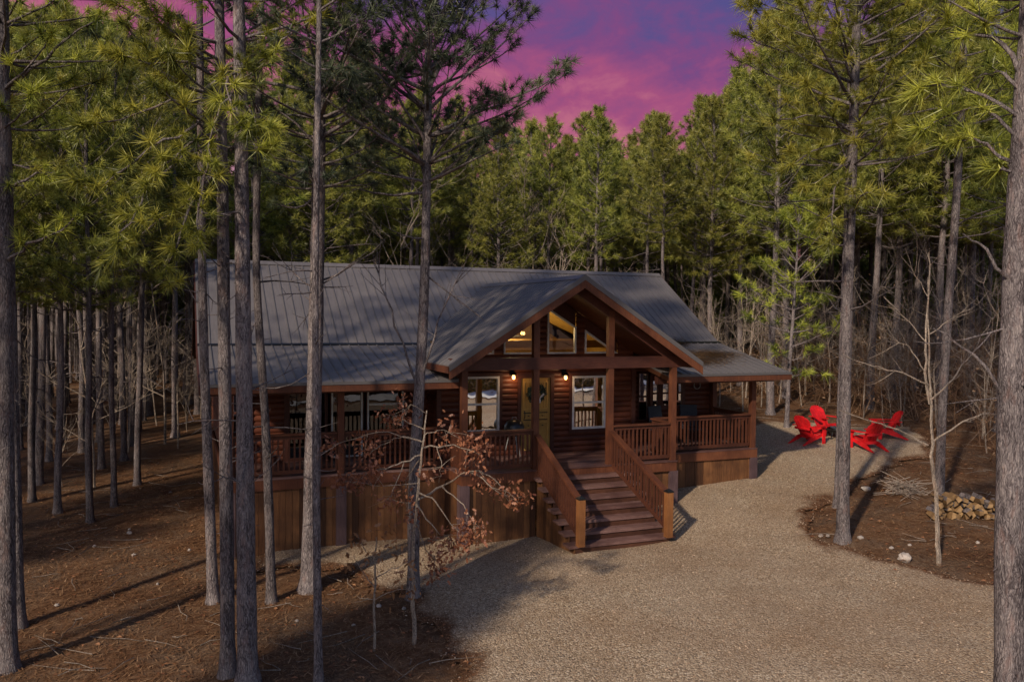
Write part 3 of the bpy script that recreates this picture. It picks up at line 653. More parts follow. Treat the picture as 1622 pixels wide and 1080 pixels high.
# kettle grill beside the door
K=empty('kettle_grill',(1.9,1.62,ZD),0,'round black kettle grill standing left of the front door','grill')
mb=MB(); mb.lathe([(0,.52),(.12,.54),(.21,.6),(.255,.70),(.26,.745)],20); mb.build('bowl',M['black'],K,True)
mb=MB(); mb.lathe([(.265,.75),(.255,.82),(.2,.92),(.1,.975),(0,.985)],20); mb.build('lid',M['black'],K,True)
mb=MB(); mb.tube([(-.06,-.0,.98),(-.05,0,1.03),(.05,0,1.03),(.06,0,.98)],.012,6); mb.build('handle',M['grey_ring'],K)
for q in (0.5,2.6,4.7): mb=MB(); mb.tube([(.13*math.cos(q),.13*math.sin(q),.56),(.26*math.cos(q),.26*math.sin(q),0)],.013,6); mb.build('leg',M['grey_ring'],K)
# hanging basket under the right porch roof
K=empty('hanging_basket',(6.34,1.75,3.58),0,'dark round hanging basket under the right porch roof','basket')
mb=MB(); mb.lathe([(0,-.2),(.1,-.18),(.17,-.1),(.2,0),(.19,.0),(.0,-.02)],16); mb.build('bowl',M['dark_metal'],K,True)
mb=MB(); nn=260; p=rng.normal(0,1,(nn,3)); p/=np.linalg.norm(p,axis=1)[:,None]; p*=rng.uniform(.1,.24,nn)[:,None]; p[:,2]=abs(p[:,2])*.6-.03; dv=rng.normal(0,.05,(nn,3)); sv=rng.normal(0,.02,(nn,3)); mb.tris(np.stack([p-sv,p+sv,p+dv],1),rng.random(nn)); mb.build('foliage',M['wreath_green'],K)
mb=MB()
for q in (0,2.1,4.2): mb.tube([(.19*math.cos(q),.19*math.sin(q),0),(0,0,.27)],.004,4)
mb.build('chain',M['dark_metal'],K)
mb=MB(); mb.tube([(8.27+.11*math.cos(q),2.86,3.06+.11*math.sin(q)) for q in np.linspace(0,6.28,25)],.014,6); tag(mb.build('wall_ring',M['grey_ring']),'small grey ring hung on the log wall of the right porch','wall ring')
# dark porch chair behind the right railing
def porch_chair(x,y,rz,label):
    K=empty('porch_chair',(x,y,ZD),rz,label,'chair','dark chairs on the right porch')
    mb=MB(); mb.box(-.27,.27,-.26,.26,.38,.43); mb.build('seat',M['dark_fabric'],K)
    mb=MB(); mb.bar((0,.24,.44),(0,.36,1.05),.52,.04,.5,(0,1,0)); mb.build('backrest',M['dark_fabric'],K)
    for sx in (-1,1):
        mb=MB(); mb.bar((sx*.29,-.28,.62),(sx*.29,.28,.62),.06,.03); mb.build('armrest',M['dark_metal'],K)
        for sy in (-.24,.24): mb=MB(); mb.box(sx*.29-.02,sx*.29+.02,sy-.02,sy+.02,0,.6); mb.build('leg',M['dark_metal'],K)
porch_chair(6.75,2.3,.25,'dark chair on the right porch nearest the tall narrow window'); porch_chair(7.75,2.3,-.2,'dark chair on the right porch nearest the grey wall ring')
# chandelier inside the gabled room
K=empty('chandelier',(2.8,4.0,4.5),0,'lit chandelier seen through the left gable window','chandelier')
mb=MB(); mb.tube([(.34*math.cos(q),.34*math.sin(q),0) for q in np.linspace(0,6.28,21)],.014,6); mb.tube([(0,0,0),(0,0,1.2)],.01,6)
for k in range(3): q=k*2.09; mb.tube([(.34*math.cos(q),.34*math.sin(q),0),(0,0,.45)],.008,5)
mb.build('frame',M['dark_metal'],K)
for k in range(6):
    q=k*1.047+.3; mb=MB(); mb.lathe([(0,.0),(.028,.015),(.035,.05),(.02,.09),(0,.1)],10,(.34*math.cos(q),.34*math.sin(q),.03)); mb.build('bulb',M['bulb_glow'],K,True)
l=bpy.data.lights.new('chandelier_light','POINT'); l.energy=120; l.color=(1,.72,.36); l.shadow_soft_size=.3; lo=bpy.data.objects.new('chandelier_light',l); COL.objects.link(lo); lo.location=(0,0,-.08); lo.parent=K

# ------------------------------------------------------------------ pines
UPV = np.array([0,0,1.])
def unit(v): v=np.asarray(v,float); return v/(np.linalg.norm(v,axis=-1,keepdims=True)+1e-12)
class Needles:
    def __init__(s, k, ln, wd): s.P=[]; s.D=[]; s.S=[]; s.k=k; s.ln=ln; s.wd=wd
    def tuft(s, p, d, size=1., shade=None): s.P.append(p); s.D.append(d); s.S.append((size, rng.random() if shade is None else shade))
    def mesh(s):
        mb = MB()
        if not s.P: return mb
        P=np.array(s.P); D=unit(np.array(s.D)); S=np.array(s.S); n=len(P); k=s.k; S[:,0]*=rng.uniform(.6,1.25,n)
        r=unit(rng.normal(0,1,(n,k,3))); dirs=unit(D[:,None,:]*rng.uniform(.15,1.25,(n,k,1))+r*.95)
        ln=s.ln*S[:,0][:,None,None]*rng.uniform(.65,1.15,(n,k,1))
        base=P[:,None,:]-D[:,None,:]*rng.uniform(0,.55,(n,k,1))*s.ln*S[:,0][:,None,None]
        tip=base+dirs*ln; tip[...,2]-=(ln[...,0]*.14)
        side=unit(np.cross(dirs, unit(rng.normal(0,1,(n,k,3)))))*s.wd*S[:,0][:,None,None]**.5
        tint=np.clip(S[:,1][:,None]*.75+.08+.25*rng.normal(0,.6,(n,k))+dirs[...,2]*.14,0,1)
        v=np.stack([base-side,base+side,tip],2).reshape(-1,3,3); mb.tris(v, tint.ravel()); return mb
def bend(p0, d, L, n=5, up=.25, wob=.06, r=rng):
    P=[np.array(p0,float)]; d=unit(np.array(d,float))
    for k in range(n):
        d=unit(d+np.array([0,0,up/n])+r.normal(0,wob,3)); P.append(P[-1]+d*L/n)
    return np.array(P)
def twigs(wm, nd, B, L, gap, rad, draw=True, start=.35, size=1., both=1.):
    seg=np.linalg.norm(np.diff(B,axis=0),axis=1); cum=np.r_[0,np.cumsum(seg)]; s=start*cum[-1]; sg=1
    while s < cum[-1]*.97:
        i=min(np.searchsorted(cum,s)-1,len(seg)-1); i=max(i,0); f=(s-cum[i])/seg[i]; p=B[i]*(1-f)+B[i+1]*f; d=unit(B[i+1]-B[i])
        lat=unit(np.cross(d,UPV)+1e-6)*sg; td=unit(d*rng.uniform(.5,.9)+lat*rng.uniform(.5,1.)+UPV*rng.uniform(-.05,.5)); tl=L*rng.uniform(.16,.34)*(1.25-s/cum[-1]*.6)
        tw=bend(p,td,tl,3,.3,.08)
        if draw: wm.tube(tw,[rad*.6,rad*.5,rad*.4,rad*.3],3,.5,False)
        nd.tuft(tw[-1],tw[-1]-tw[-2],size)
        if tl > .42: nd.tuft(tw[-2],unit(tw[-1]-tw[-2]+lat*.4),size*.85)
        sg=-sg; s+=gap*rng.uniform(.6,1.4)
    nd.tuft(B[-1],B[-1]-B[-2],size*1.1); nd.tuft(B[-1]-unit(B[-1]-B[-2])*.15,B[-1]-B[-2],size)
class Pine:
    """trunk axis given as knots (x,y,z,radius) relative to the base"""
    def __init__(s, knots, sides=12, k=64, ln=.23, wd=.0064):
        K=np.array(knots,float); zz=np.r_[K[0,2],-.1,.04,.12,.22,.36,.55,np.arange(.9,K[-1,2]+.01,.45)]; s.z=zz
        s.x=np.interp(zz,K[:,2],K[:,0]); s.y=np.interp(zz,K[:,2],K[:,1]); s.r=np.interp(zz,K[:,2],K[:,3])
        ker=np.array([.25,.5,.25])
        for q in range(3):
            for a in ('x','y'): v=getattr(s,a); v[1:-1]=np.convolve(v,ker,'valid')
        s.r=s.r*(1+.04*rng.normal(0,1,len(zz)).clip(-1,1)); s.wm=MB(); s.nd=Needles(k,ln,wd)
        rr=s.r*(1+.55*np.exp(-np.maximum(zz,0)/.16)*(zz<1.2))
        s.wm.tube(np.stack([s.x,s.y,zz],-1), rr, sides, .5)
    def ax(s,z): return np.array([np.interp(z,s.z,s.x),np.interp(z,s.z,s.y),z])
    def rad(s,z): return float(np.interp(z,s.z,s.r))
    def crown(s, z0, spread, gap=.5, nb=(3,5), tgap=.3, up0=0., draw=True, size=1., dens=1., avoid=None, shape=.7):
        H=s.z[-1]; z=z0
        while z < H-.25:
            t=(z-z0)/(H-z0); L0=spread*((1-t)**shape)*min(1,.55+t*3)
            a0=rng.uniform(0,6.28); n=rng.integers(nb[0],nb[1]+1)
            for q in range(n):
                if rng.random() > dens: continue
                a=a0+q*6.28/n+rng.normal(0,.3); L=max(.35,L0*rng.uniform(.6,1.2)); el=up0+t*.95+rng.normal(0,.12)
                if avoid and avoid(a,z): continue
                d=(math.cos(a)*math.cos(el),math.sin(a)*math.cos(el),math.sin(el)); B=bend(s.ax(z),d,L,5,.35,.07); rb=.008+.011*L
                s.wm.tube(B,np.linspace(rb,.006,6),5 if draw else 3,.5,False); twigs(s.wm,s.nd,B,L,tgap,.012,draw,.3,size)
            z+=gap*rng.uniform(.7,1.3)
        for q in range(5): s.nd.tuft(s.ax(H-.1*q),UPV+rng.normal(0,.3,3),size)
    def limb(s, zs, pts, tgap=.22, size=1., start=.4, r0=.03, tw=.9, draw=True):
        B=[s.ax(zs)]+[np.array(p,float) for p in pts]; B=np.array(B); n=len(B); t=np.linspace(0,n-1,(n-1)*3+1); i=np.minimum(t.astype(int),n-2); f=(t-i)[:,None]
        Q=B[i]*(1-f)+B[i+1]*f; Q[1:-1]=(Q[:-2]+2*Q[1:-1]+Q[2:])/4; Q[1:-1]+=rng.normal(0,.02,Q[1:-1].shape)
        s.wm.tube(Q,np.linspace(r0,.007,len(Q)),5,.5,False)
        if tgap: twigs(s.wm,s.nd,Q,tw,tgap,.012,draw,start,size)
        return Q
    def dead(s, z0, z1, n, lmax=1.6, sub=True, droop=-.1):
        for q in range(n):
            z=rng.uniform(z0,z1); a=rng.uniform(0,6.28); L=lmax*rng.uniform(.12,1.)**1.3; el=rng.normal(droop+.15,.3)
            B=bend(s.ax(z),(math.cos(a)*math.cos(el),math.sin(a)*math.cos(el),math.sin(el)),L,4,rng.normal(.1,.3),.12); rb=min(.022,.006+.010*L)
            s.wm.tube(B,np.linspace(rb,.003,5),4,.9,False)
            if sub and L > .6:
                for m in range(rng.integers(1,4)):
                    i=rng.integers(1,4); b=bend(B[i],unit(B[i+1]-B[i])+rng.normal(0,.6,3),L*rng.uniform(.2,.5),3,.1,.1); s.wm.tube(b,[rb*.5,rb*.4,rb*.3,.002],3,.9,False)
    def finish(s, name, loc, label, cat='tree', group=None, rz=0, leaf='pine_needles'):
        root=empty(name,loc,rz,label,cat,group); s.wm.build('trunk',M['pine_bark'],root,True)
        if s.nd.P: s.nd.mesh().build('crown',M[leaf],root)
        return root
# --- the surveyed pines around the cabin: sight lines of the trunk at a depth, base first; sizes in metres
def surveyed(px, depth, diam, height, **kw):
    b=at(px[0][0],px[0][1],depth); gzb=gz_real(b[0],b[1]); base=np.array([b[0],b[1],gzb])
    K=[(0,0,-.35,diam[0]/2)]; P=[at(u,v,depth)-base for u,v in px]; top=P[-1][2]
    for p in P:
        f=max(0,p[2])/top; K.append((p[0],p[1],max(p[2],-.3),(diam[0]+(diam[1]-diam[0])*f)/2))
    K=[K[0]]+[k for k in K[1:] if k[2] > K[0][2]+.05]
    sl=(K[-1][0]-K[-2][0])/max(.5,K[-1][2]-K[-2][2]); sy=(K[-1][1]-K[-2][1])/max(.5,K[-1][2]-K[-2][2]); hr=height-K[-1][2]
    K.append((K[-1][0]+sl*hr*.6,K[-1][1]+sy*hr*.6,height,.025))
    pn=Pine(K,**kw); pn.dead(.6,7,16,.3,False); pn.base=base; pn.loc=tuple(base); return pn
def zat(pn, v, depth): return float(at(0,v,depth)[2]-pn.base[2])
def rel(pn, pts, depth): return [at(u,v,depth+(q[0] if q else 0))-pn.base for u,v,*q in pts]
SV = {}
# leftmost two
p=surveyed([(13,1062),(9,800),(8,540),(5,200),(2,0)],12.6,(.27,.19),16.5); SV['a']=p
p.dead(3,7,7,1.2); p.crown(8.3,2.4,.5,(3,5),.3)
p.limb(zat(p,420,12.6),rel(p,[(45,385),(95,365),(140,330)],12.4),.2,1.05,.3); p.limb(zat(p,140,12.6),rel(p,[(50,110),(110,60),(170,20)],12.2),.22,1.,.5,.035)
p.limb(zat(p,300,12.6),rel(p,[(30,290),(60,270),(90,285)],11.8),.2,1.05,.3)
p.finish('pine_tree',p.loc,'thick dark pine at the left edge of the picture, nearest of the left trunks')
p=surveyed([(29,985),(24,800),(20,640),(14,400),(10,200),(6,0)],14.2,(.22,.15),15.5); p.dead(3,8,8,1.4); p.crown(8.,2.2,.5,(3,5),.32)
p.finish('pine_tree',p.loc,'dark pine standing just behind the trunk at the left edge')
# cluster in front of the left porch
p=surveyed([(338,958),(336,900),(330,750),(323,560),(320,420),(318,200),(316,0)],15.3,(.20,.115),15.5); p.dead(4,7.6,7,1.); p.crown(8.4,2.,.5,(3,5),.32,dens=.8)
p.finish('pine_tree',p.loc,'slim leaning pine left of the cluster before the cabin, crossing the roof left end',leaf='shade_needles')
p=surveyed([(361,1065),(359,800),(355,540),(353,330),(350,150),(347,0)],12.3,(.215,.145),16); p.dead(2.5,6.5,10,1.); p.crown(8.6,2.5,.5,(3,5),.3,dens=.75)
d=12.2
for zs,pts in ((120,[(300,95),(235,105),(160,78)]),(165,[(300,205),(240,235),(155,300),(112,282)]),(215,[(300,240),(240,290),(215,335),(185,388)]),(250,[(320,285),(290,360),(262,430),(268,452)]),(190,[(310,190),(285,165),(240,130)]),(225,[(330,260),(312,330),(318,392)]),(200,[(300,225),(262,262),(225,300)]),(150,[(270,130),(215,60),(190,35)]),(260,[(325,300),(255,345),(160,420)]),(150,[(300,160),(220,180),(120,200)]),(90,[(290,60),(240,20),(200,-20)])):
    p.limb(zat(p,zs,d),rel(p,[(u,v,-.9*(i+1)/3-.3) for i,(u,v) in enumerate(pts)],d),.15,1.12,.3,.026,.95)
p.finish('pine_tree',p.loc,'grey pine beside the thickest trunk, its sunlit green boughs hanging to the left')
p=surveyed([(393,1100),(390,900),(388,700),(385,500),(383,300),(381,150),(378,0)],12.0,(.285,.165),17); p.dead(2.2,7,14,1.1); p.crown(8.8,2.4,.55,(3,5),.32,dens=.75)
for zs,pts in ((150,[(410,200),(440,205)]),(180,[(400,225),(425,235),(436,222)]),(140,[(350,165),(330,235),(345,262)]),(110,[(350,130),(385,200),(392,212)])):
    p.limb(zat(p,zs,12.),rel(p,[(u,v,-.5) for u,v in pts],12.),.16,1.1,.3,.02,.8)
p.finish('pine_tree',p.loc,'thickest rough barked pine in the cluster before the left porch')
p=surveyed([(430,950),(426,800),(420,650),(410,520),(405,420),(408,220),(412,60),(415,0)],15.3,(.175,.11),15); p.dead(2.,7.6,14,1.5); p.crown(8.6,2.,.55,(3,4),.34,dens=.7)
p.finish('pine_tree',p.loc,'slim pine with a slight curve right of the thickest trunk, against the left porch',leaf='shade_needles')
p=surveyed([(490,935),(493,820),(497,650),(502,450),(506,200),(510,0)],15.9,(.34,.21),16.5); p.dead(5.5,7.5,9,2.); p.crown(7.8,3.4,.45,(4,6),.24,dens=.95,size=.95)
for zs,pts in ((310,[(470,330),(430,322)]),(250,[(560,215),(620,150),(650,90)]),(230,[(450,180),(400,150)]),(200,[(570,170),(640,120)])): p.limb(zat(p,zs,15.9),rel(p,[(u,v,-.4) for u,v in pts],15.9),.3,.9,.45,.028,1.)
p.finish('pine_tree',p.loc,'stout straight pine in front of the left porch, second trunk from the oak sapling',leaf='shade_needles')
p=surveyed([(505,1098),(503,950),(501,800),(500,620),(499,450),(503,200),(506,0)],12.0,(.125,.075),12.5); p.dead(2.5,7,8,.7); p.crown(9,1.4,.5,(3,4),.32,dens=.7)
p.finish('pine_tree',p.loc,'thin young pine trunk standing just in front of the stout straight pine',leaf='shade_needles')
p=surveyed([(655,948),(655,860),(655,760),(664,620),(672,480),(676,300),(678,150),(680,0)],15.6,(.245,.135),13.8); p.dead(5.2,7.2,7,1.6)
d=15.6
for zs,pts in ((610,[(635,540),(610,470),(592,418)]),(600,[(690,530),(712,470),(735,420)])):
    Q=p.limb(zat(p,zs,d),rel(p,[(u,v,-.3) for u,v in pts],d),0,1,.5,.028)
    for k in range(7): i=rng.integers(3,len(Q)-1); b=bend(Q[i],unit(Q[i+1]-Q[i])+rng.normal(0,.5,3),rng.uniform(.4,.9),3,.3,.1); p.wm.tube(b,[.009,.007,.005,.003],3,.9,False)
for zs,pts,g_ in ((282,[(735,262),(790,200),(850,150),(903,112)],.26),(212,[(745,182),(815,158),(872,128),(898,95)],.26),(150,[(735,100),(790,50),(838,5)],.3),(110,[(720,60),(760,10),(790,-30)],.3),(225,[(640,165),(600,120),(560,95)],.28),(260,[(620,225),(570,170),(548,120)],.4),(300,[(600,310),(555,300)],0),(255,[(720,235),(760,215),(800,205)],.3),(180,[(620,110),(575,60),(540,30)],.3),(120,[(640,70),(600,20),(570,-20)],.3),(90,[(700,40),(720,-10),(735,-50)],.3)):
    p.limb(zat(p,zs,d),rel(p,[(u,v,rng.uniform(-1,1)) for u,v in pts],d),g_*.72 if g_ else 0,.95,.3,.034,1.35)
p.crown(7.9,3.8,.42,(5,6),.2,dens=1.,size=.95,up0=.25)
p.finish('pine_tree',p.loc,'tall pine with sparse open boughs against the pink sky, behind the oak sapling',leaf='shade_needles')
# right side
p=surveyed([(1335,848),(1337,700),(1341,500),(1347,350),(1352,200),(1356,60),(1358,0)],18.0,(.275,.18),17.5,k=64); p.dead(4.5,7.5,9,2.6); p.crown(8.2,3.3,.42,(4,6),.27,size=1.2)
d=18.
for zs,pts in ((300,[(1325,330),(1300,360)]),(330,[(1370,300),(1400,310)]),(210,[(1280,240),(1235,275)]),(240,[(1290,290),(1268,300)]),(200,[(1300,180),(1230,190),(1190,215)]),(215,[(1400,190),(1440,200)]),(260,[(1320,300),(1320,372),(1312,392)])):
    p.limb(zat(p,zs,d),rel(p,[(u,v,-1.0) for u,v in pts],d),.2,1.35,.25,.03,1.)
p.finish('pine_tree',p.loc,'straight grey pine right of the cabin, its base at the gravel edge')
p=surveyed([(1328,790),(1331,690),(1337,500),(1342,350),(1345,200)],20.4,(.22,.15),16.5); p.dead(4.5,7,5,1.5); p.crown(9.,2.6,.5,(3,5),.3,size=1.1)
p.finish('pine_tree',p.loc,'pine trunk close behind the straight grey pine at the gravel edge')
p=surveyed([(1602,1112),(1598,900),(1604,600),(1608,450),(1615,320),(1626,150),(1636,0)],10.2,(.37,.27),17,k=60); p.dead(3.2,5.6,6,1.3)
d=10.2
p.limb(zat(p,640,d),rel(p,[(1560,575),(1510,540),(1478,520)],10.1),0,1,.5,.028); p.limb(zat(p,455,d),rel(p,[(1560,395),(1525,370)],10.1),0,1,.5,.03); p.limb(zat(p,110,d),rel(p,[(1590,65),(1540,48),(1500,70)],10.2),.3,1.,.55,.04)
for zs,pts in ((250,[(1575,240),(1540,215),(1500,235)]),(270,[(1590,265),(1575,275)]),(180,[(1560,150),(1480,130),(1430,160)]),(220,[(1580,180),(1520,170),(1455,215)]),(300,[(1600,270),(1590,250)]),(150,[(1590,110),(1560,120),(1530,165)])):
    p.limb(zat(p,zs,d),rel(p,[(u,v,.4*i) for i,(u,v) in enumerate(pts)],d),.17,1.15,.3,.028,.8)
p.crown(8.6,2.6,.5,(3,5),.28,size=1.1)
p.finish('pine_tree',p.loc,'thick pine trunk at the right edge of the picture')
p=surveyed([(1488,812),(1490,700),(1495,600),(1503,470),(1511,380),(1517,280),(1524,150),(1528,0)],20.,(.22,.16),16.5,k=60); p.dead(4.5,7.4,12,2.6); p.crown(8.8,3.,.45,(4,5),.27,size=1.25)
p.finish('pine_tree',p.loc,'leaning pine between the bare saplings and the firewood pile')

# --- forest: a few kinds of pine, then each tree a copy of its own
def forest_kind(seed, Hh, c0, spread, r, k=34, wd=.0115, ln=.27, tg=.29, size=1.15, dn=14, dl=2.):
    K=[(0,0,-.4,r)]; x=y=0.
    for z in np.arange(1.5,Hh,1.5): x+=rng.normal(0,.05); y+=rng.normal(0,.05); K.append((x,y,z,r*(1-.72*z/Hh)))
    K.append((x,y,Hh,.02)); p=Pine(K,7,k,ln,wd); p.dead(1.8,c0+.5,dn,dl); p.crown(c0,spread*1.08,.36,(4,6),tg,.05,False,size,shape=.55); return p
KINDS=[]
for i,(Hh,c0,sp,r) in enumerate(((13.5,7.5,2.1,.13),(14.5,6.8,2.3,.145),(12.8,7.0,1.9,.115),(15.5,6.7,2.5,.155),(14.,7.9,2.0,.125),(16.5,6.6,2.9,.16),(13.2,6.8,2.2,.12))):
    KINDS.append(forest_kind(i,Hh,c0,sp,r))
PROTO=[]
used_pos=[]
def place_pine(i, x, y, label, group, sc=1., lit=False):
    rz=rng.uniform(0,6.28)
    if len(PROTO) <= i or PROTO[i] is None:
        while len(PROTO) <= i: PROTO.append(None)
        PROTO[i]=o=KINDS[i].finish('pine_tree',(0,0,0),label,'tree',group,0,'forest_needles')
    else: o=copy_tree(PROTO[i])
    o.location=(x,y,gz_real(x,y)); o.rotation_euler=(rng.normal(0,.012),rng.normal(0,.012),rz); o.scale=(sc,sc,sc*rng.uniform(.95,1.06)); o['label']=label; o['group']=group; used_pos.append((x,y)); return o
def free(x,y,dm): return all((x-a)**2+(y-b)**2 > dm*dm for a,b in used_pos)
NAMED=[(13,-3)]
# trees one can tell apart in the left wood, then the rest of the wood
for u,v,dp,kd,sc,lab in ((60,770,25.,0,1.,'pine with a sunlit upper trunk near the left edge, set back from the front trunks'),(130,716,30.,2,1.02,'slender dark pine in the left wood, left of the pair'),(157,700,32.,4,.95,'thin dark pine in the left wood, right next to the slender dark one'),(237,668,38.,3,1.1,'stout dark pine at the back of the left wood clearing'),(278,695,33.,1,1.,'pale trunked pine nearest the left end of the cabin roof')):
    b=at(u,v,dp); place_pine(kd,b[0],b[1],lab,'pines standing out in the left wood',sc)
def in_view(x,y,m=0):
    d=np.array([x,y,1.])-CL; z=d@FW
    return z>2 and abs(d@RT)/z < .623+m/max(z,1)
def shade_ok(x,y):     # keep the morning light on the drive, the steps and the chairs
    for h in np.arange(6,17,1.): 
        sx,sy=x+.806*h/.589,y+.592*h/.589
        if 1.5<sx<17 and -9<sy<-.5-(0 if sx<9 else -5) : return False
    return True
cand=[]
r2=np.random.default_rng(5)
for gy in np.arange(-6,64,2.7):
    for gx in np.arange(-44,64,2.7):
        x=gx+r2.uniform(-1,1); y=gy+r2.uniform(-1,1)
        d=np.array([x,y,1.])-CL; z=d@FW; s=(d@RT)/z if z>1 else 9
        if z<14 or abs(s)>.66: continue
        left = x < -6.8 and y > 3.5+max(0,(x+12)*-.2)
        back = y > 16.5 and x > -9
        right = x > 10.5 and (x-10.5)*.55+(y-9) > 0 and y > 2 and not (x<19 and y<7.5)
        right2 = x > 18.2 and -6 < y <= 9
        if not(left or back or right or right2): continue
        if -6.8<x<10.5 and y<16.5: continue
        u,v,_=to_px((x,y,float(gz(x,y))))
        cand.append((z,x,y,'left' if left and x<-6 else ('right' if s>.22 and x>10 else 'back')))
for gy in np.arange(3,34,1.9):
    for gx in np.arange(-27,-6.5,1.9):
        x=gx+r2.uniform(-.8,.8); y=gy+r2.uniform(-.8,.8); d=np.array([x,y,1.])-CL; z=d@FW
        if z<18 or abs((d@RT)/z)>.64 or x>-7 or y<4.5+max(0,(x+12)*-.2): continue
        cand.append((z,x,y,'left'))
cand.sort()
LAB={'left':('dark pine trunk in the dense wood left of the cabin','pines of the wood left of the cabin'),'back':('pine in the tall green wall of trees behind the cabin','pines of the wood behind the cabin'),'right':('tall green pine in the wood beyond the red chairs','pines of the wood right of the cabin')}
cnt=0; far=[]
KH=(13.5,14.5,12.8,15.5,14.,16.5,13.2)
def cap(u): return float(np.interp(u,[0,300,560,640,760,880,1080,1120,1160,1225,1300],[-40,-10,50,120,140,152,160,118,85,-20,-90]))
for z,x,y,zone in cand:
    if not free(x,y,1.9 if zone!='left' else 1.2): continue
    if cnt < 288:
        kd=int(r2.integers(0,7)); u,v,_=to_px((x,y,0))
        if zone=='right': kd=int(r2.choice([3,5,1,5])); sc=r2.uniform(1.0,1.16)
        elif zone=='left': sc=r2.uniform(.9,1.08)
        else: sc=r2.uniform(.80,.93)+max(0,(z-40))*.003
        dp=((np.array([x,y,3.])-CL)@FW); zt=float(at(u,cap(u)+r2.uniform(-8,26)+12*math.sin(u*.045),dp)[2]); lim=(zt-float(gz(x,y)))/KH[kd]/1.06
        if u<1215: sc=max(sc,lim*.97) if (zone!='left' and u>640 and z<48) else sc
        if u<600: sc=max(sc,min(lim,1.28)) if z<44 else sc
        sc=min(sc,lim)
        if sc<.6: continue
        o=place_pine(kd,x,y,*LAB[zone],sc); cnt+=1
        if zone=='left': o.scale=(sc*.74,sc*.74,sc)
    else: far.append((x,y))
print('forest pines', cnt, 'far', len(far), 'first far', far[:2])
# far wood as one mass
fm_t, fm_c = MB(), MB()
fk=[forest_kind(20+i,14.5,6.5,2.3,.13,7,.03,.3,.6,1.25,3,1.) for i in range(2)]
fmesh=[]
for p in fk:
    n=p.nd.mesh(); fmesh.append((np.concatenate(p.wm.V), p.wm, n))
for q in range(330):
    z=r2.uniform(62,105); s=r2.uniform(-.75,.75); b=CL+z*(FW+RT*s); x,y=b[0],b[1]
    p,(_,wm,nd)=fk[q%2],fmesh[q%2]; a=r2.uniform(0,6.28); sc=r2.uniform(.9,1.15); off=0
    Rm=np.array([[math.cos(a),-math.sin(a),0],[math.sin(a),math.cos(a),0],[0,0,1]])*sc; base=np.array([x,y,float(gz(x,y))])
    for src,dst in ((wm,fm_t),(nd,fm_c)):
        V=np.concatenate(src.V)@Rm.T+base; o0=dst.n; dst.V.append(V); dst.T.append(np.concatenate(src.T)); dst.n+=len(V)
        for f in src.F: dst.F.append(f+o0); dst.mi.append(np.zeros(len(f),int))
fu=forest_kind(30,5.5,.6,2.1,.07,9,.03,.34,.55,1.4,0,1.); un=fu.nd.mesh()
for q in range(520):
    z=r2.uniform(58,100); s=r2.uniform(-.75,.75); b=CL+z*(FW+RT*s); x,y=b[0],b[1]; a=r2.uniform(0,6.28); sc=r2.uniform(.8,1.5)
    Rm=np.array([[math.cos(a),-math.sin(a),0],[math.sin(a),math.cos(a),0],[0,0,1]])*sc; V=np.concatenate(un.V)@Rm.T+np.array([x,y,float(gz(x,y))]); o0=fm_c.n
    fm_c.V.append(V); fm_c.T.append(np.concatenate(un.T)*.85); fm_c.n+=len(V)
    for f in un.F: fm_c.F.append(f+o0); fm_c.mi.append(np.zeros(len(f),int))
for q in range(420):
    z=r2.uniform(30,66); s=r2.uniform(-.68,-.27); b=CL+z*(FW+RT*s); x,y=b[0],b[1]
    if x>-7.2 or not free(x,y,1.0): continue
    p,(_,wm,nd)=fk[q%2],fmesh[q%2]; a=r2.uniform(0,6.28); sc=r2.uniform(.8,1.)
    Rm=np.array([[math.cos(a),-math.sin(a),0],[math.sin(a),math.cos(a),0],[0,0,1]])*sc; base=np.array([x,y,float(gz(x,y))])
    for src,dst in ((wm,fm_t),(nd,fm_c)):
        V=np.concatenate(src.V)@Rm.T+base; o0=dst.n; dst.V.append(V); dst.T.append(np.concatenate(src.T)); dst.n+=len(V)
        for f in src.F: dst.F.append(f+o0); dst.mi.append(np.zeros(len(f),int))
FO=tag(fm_c.build('distant_forest',M['forest_needles']),'distant mass of pine wood beyond the nearer trees',kind='stuff')
fm_t.build('trunk',M['pine_bark'],FO)
# young pine with boughs near the ground behind the right porch
b=at(1246,640,29.); p=Pine([(0,0,-.3,.085),(.1,0,2.4,.07),(.35,.05,5.3,.045),(.5,.1,8.2,.015)],7,34,.26,.010); p.crown(1.9,2.5,.42,(3,5),.3,.0,True,1.15,shape=.5,dens=.72); p.dead(.8,3,6,1.4)
YP_=p.finish('pine_tree',(b[0],b[1],gz_real(b[0],b[1])),'young low pine with sunlit boughs close behind the right end of the porch roof'); used_pos.append((b[0],b[1]))
SUNLIT=[at(u,v,dd) for u,v,dd in ((760,760,13.4),(690,850,13.4),(610,720,13.4),(60,330,12.3),(110,285,11),(190,385,11),(265,450,11),(160,80,11),(240,160,11),(330,260,11.5),(430,220,11.6),(320,395,11.5),(250,300,11),(505,700,12),(388,600,12))]
def blocks(x,y):      # keeps the low light on the hanging boughs
    for q in SUNLIT:
        dx,dy=x-q[0],y-q[1]; a=-(dx*.806+dy*.592); l=abs(-dx*.592+dy*.806)
        hh=q[2]+a*.589
        if a>0 and l<3.5 and 4.5<hh<17: return True
        if a>0 and l<.6 and hh<=4.5: return True
    return False
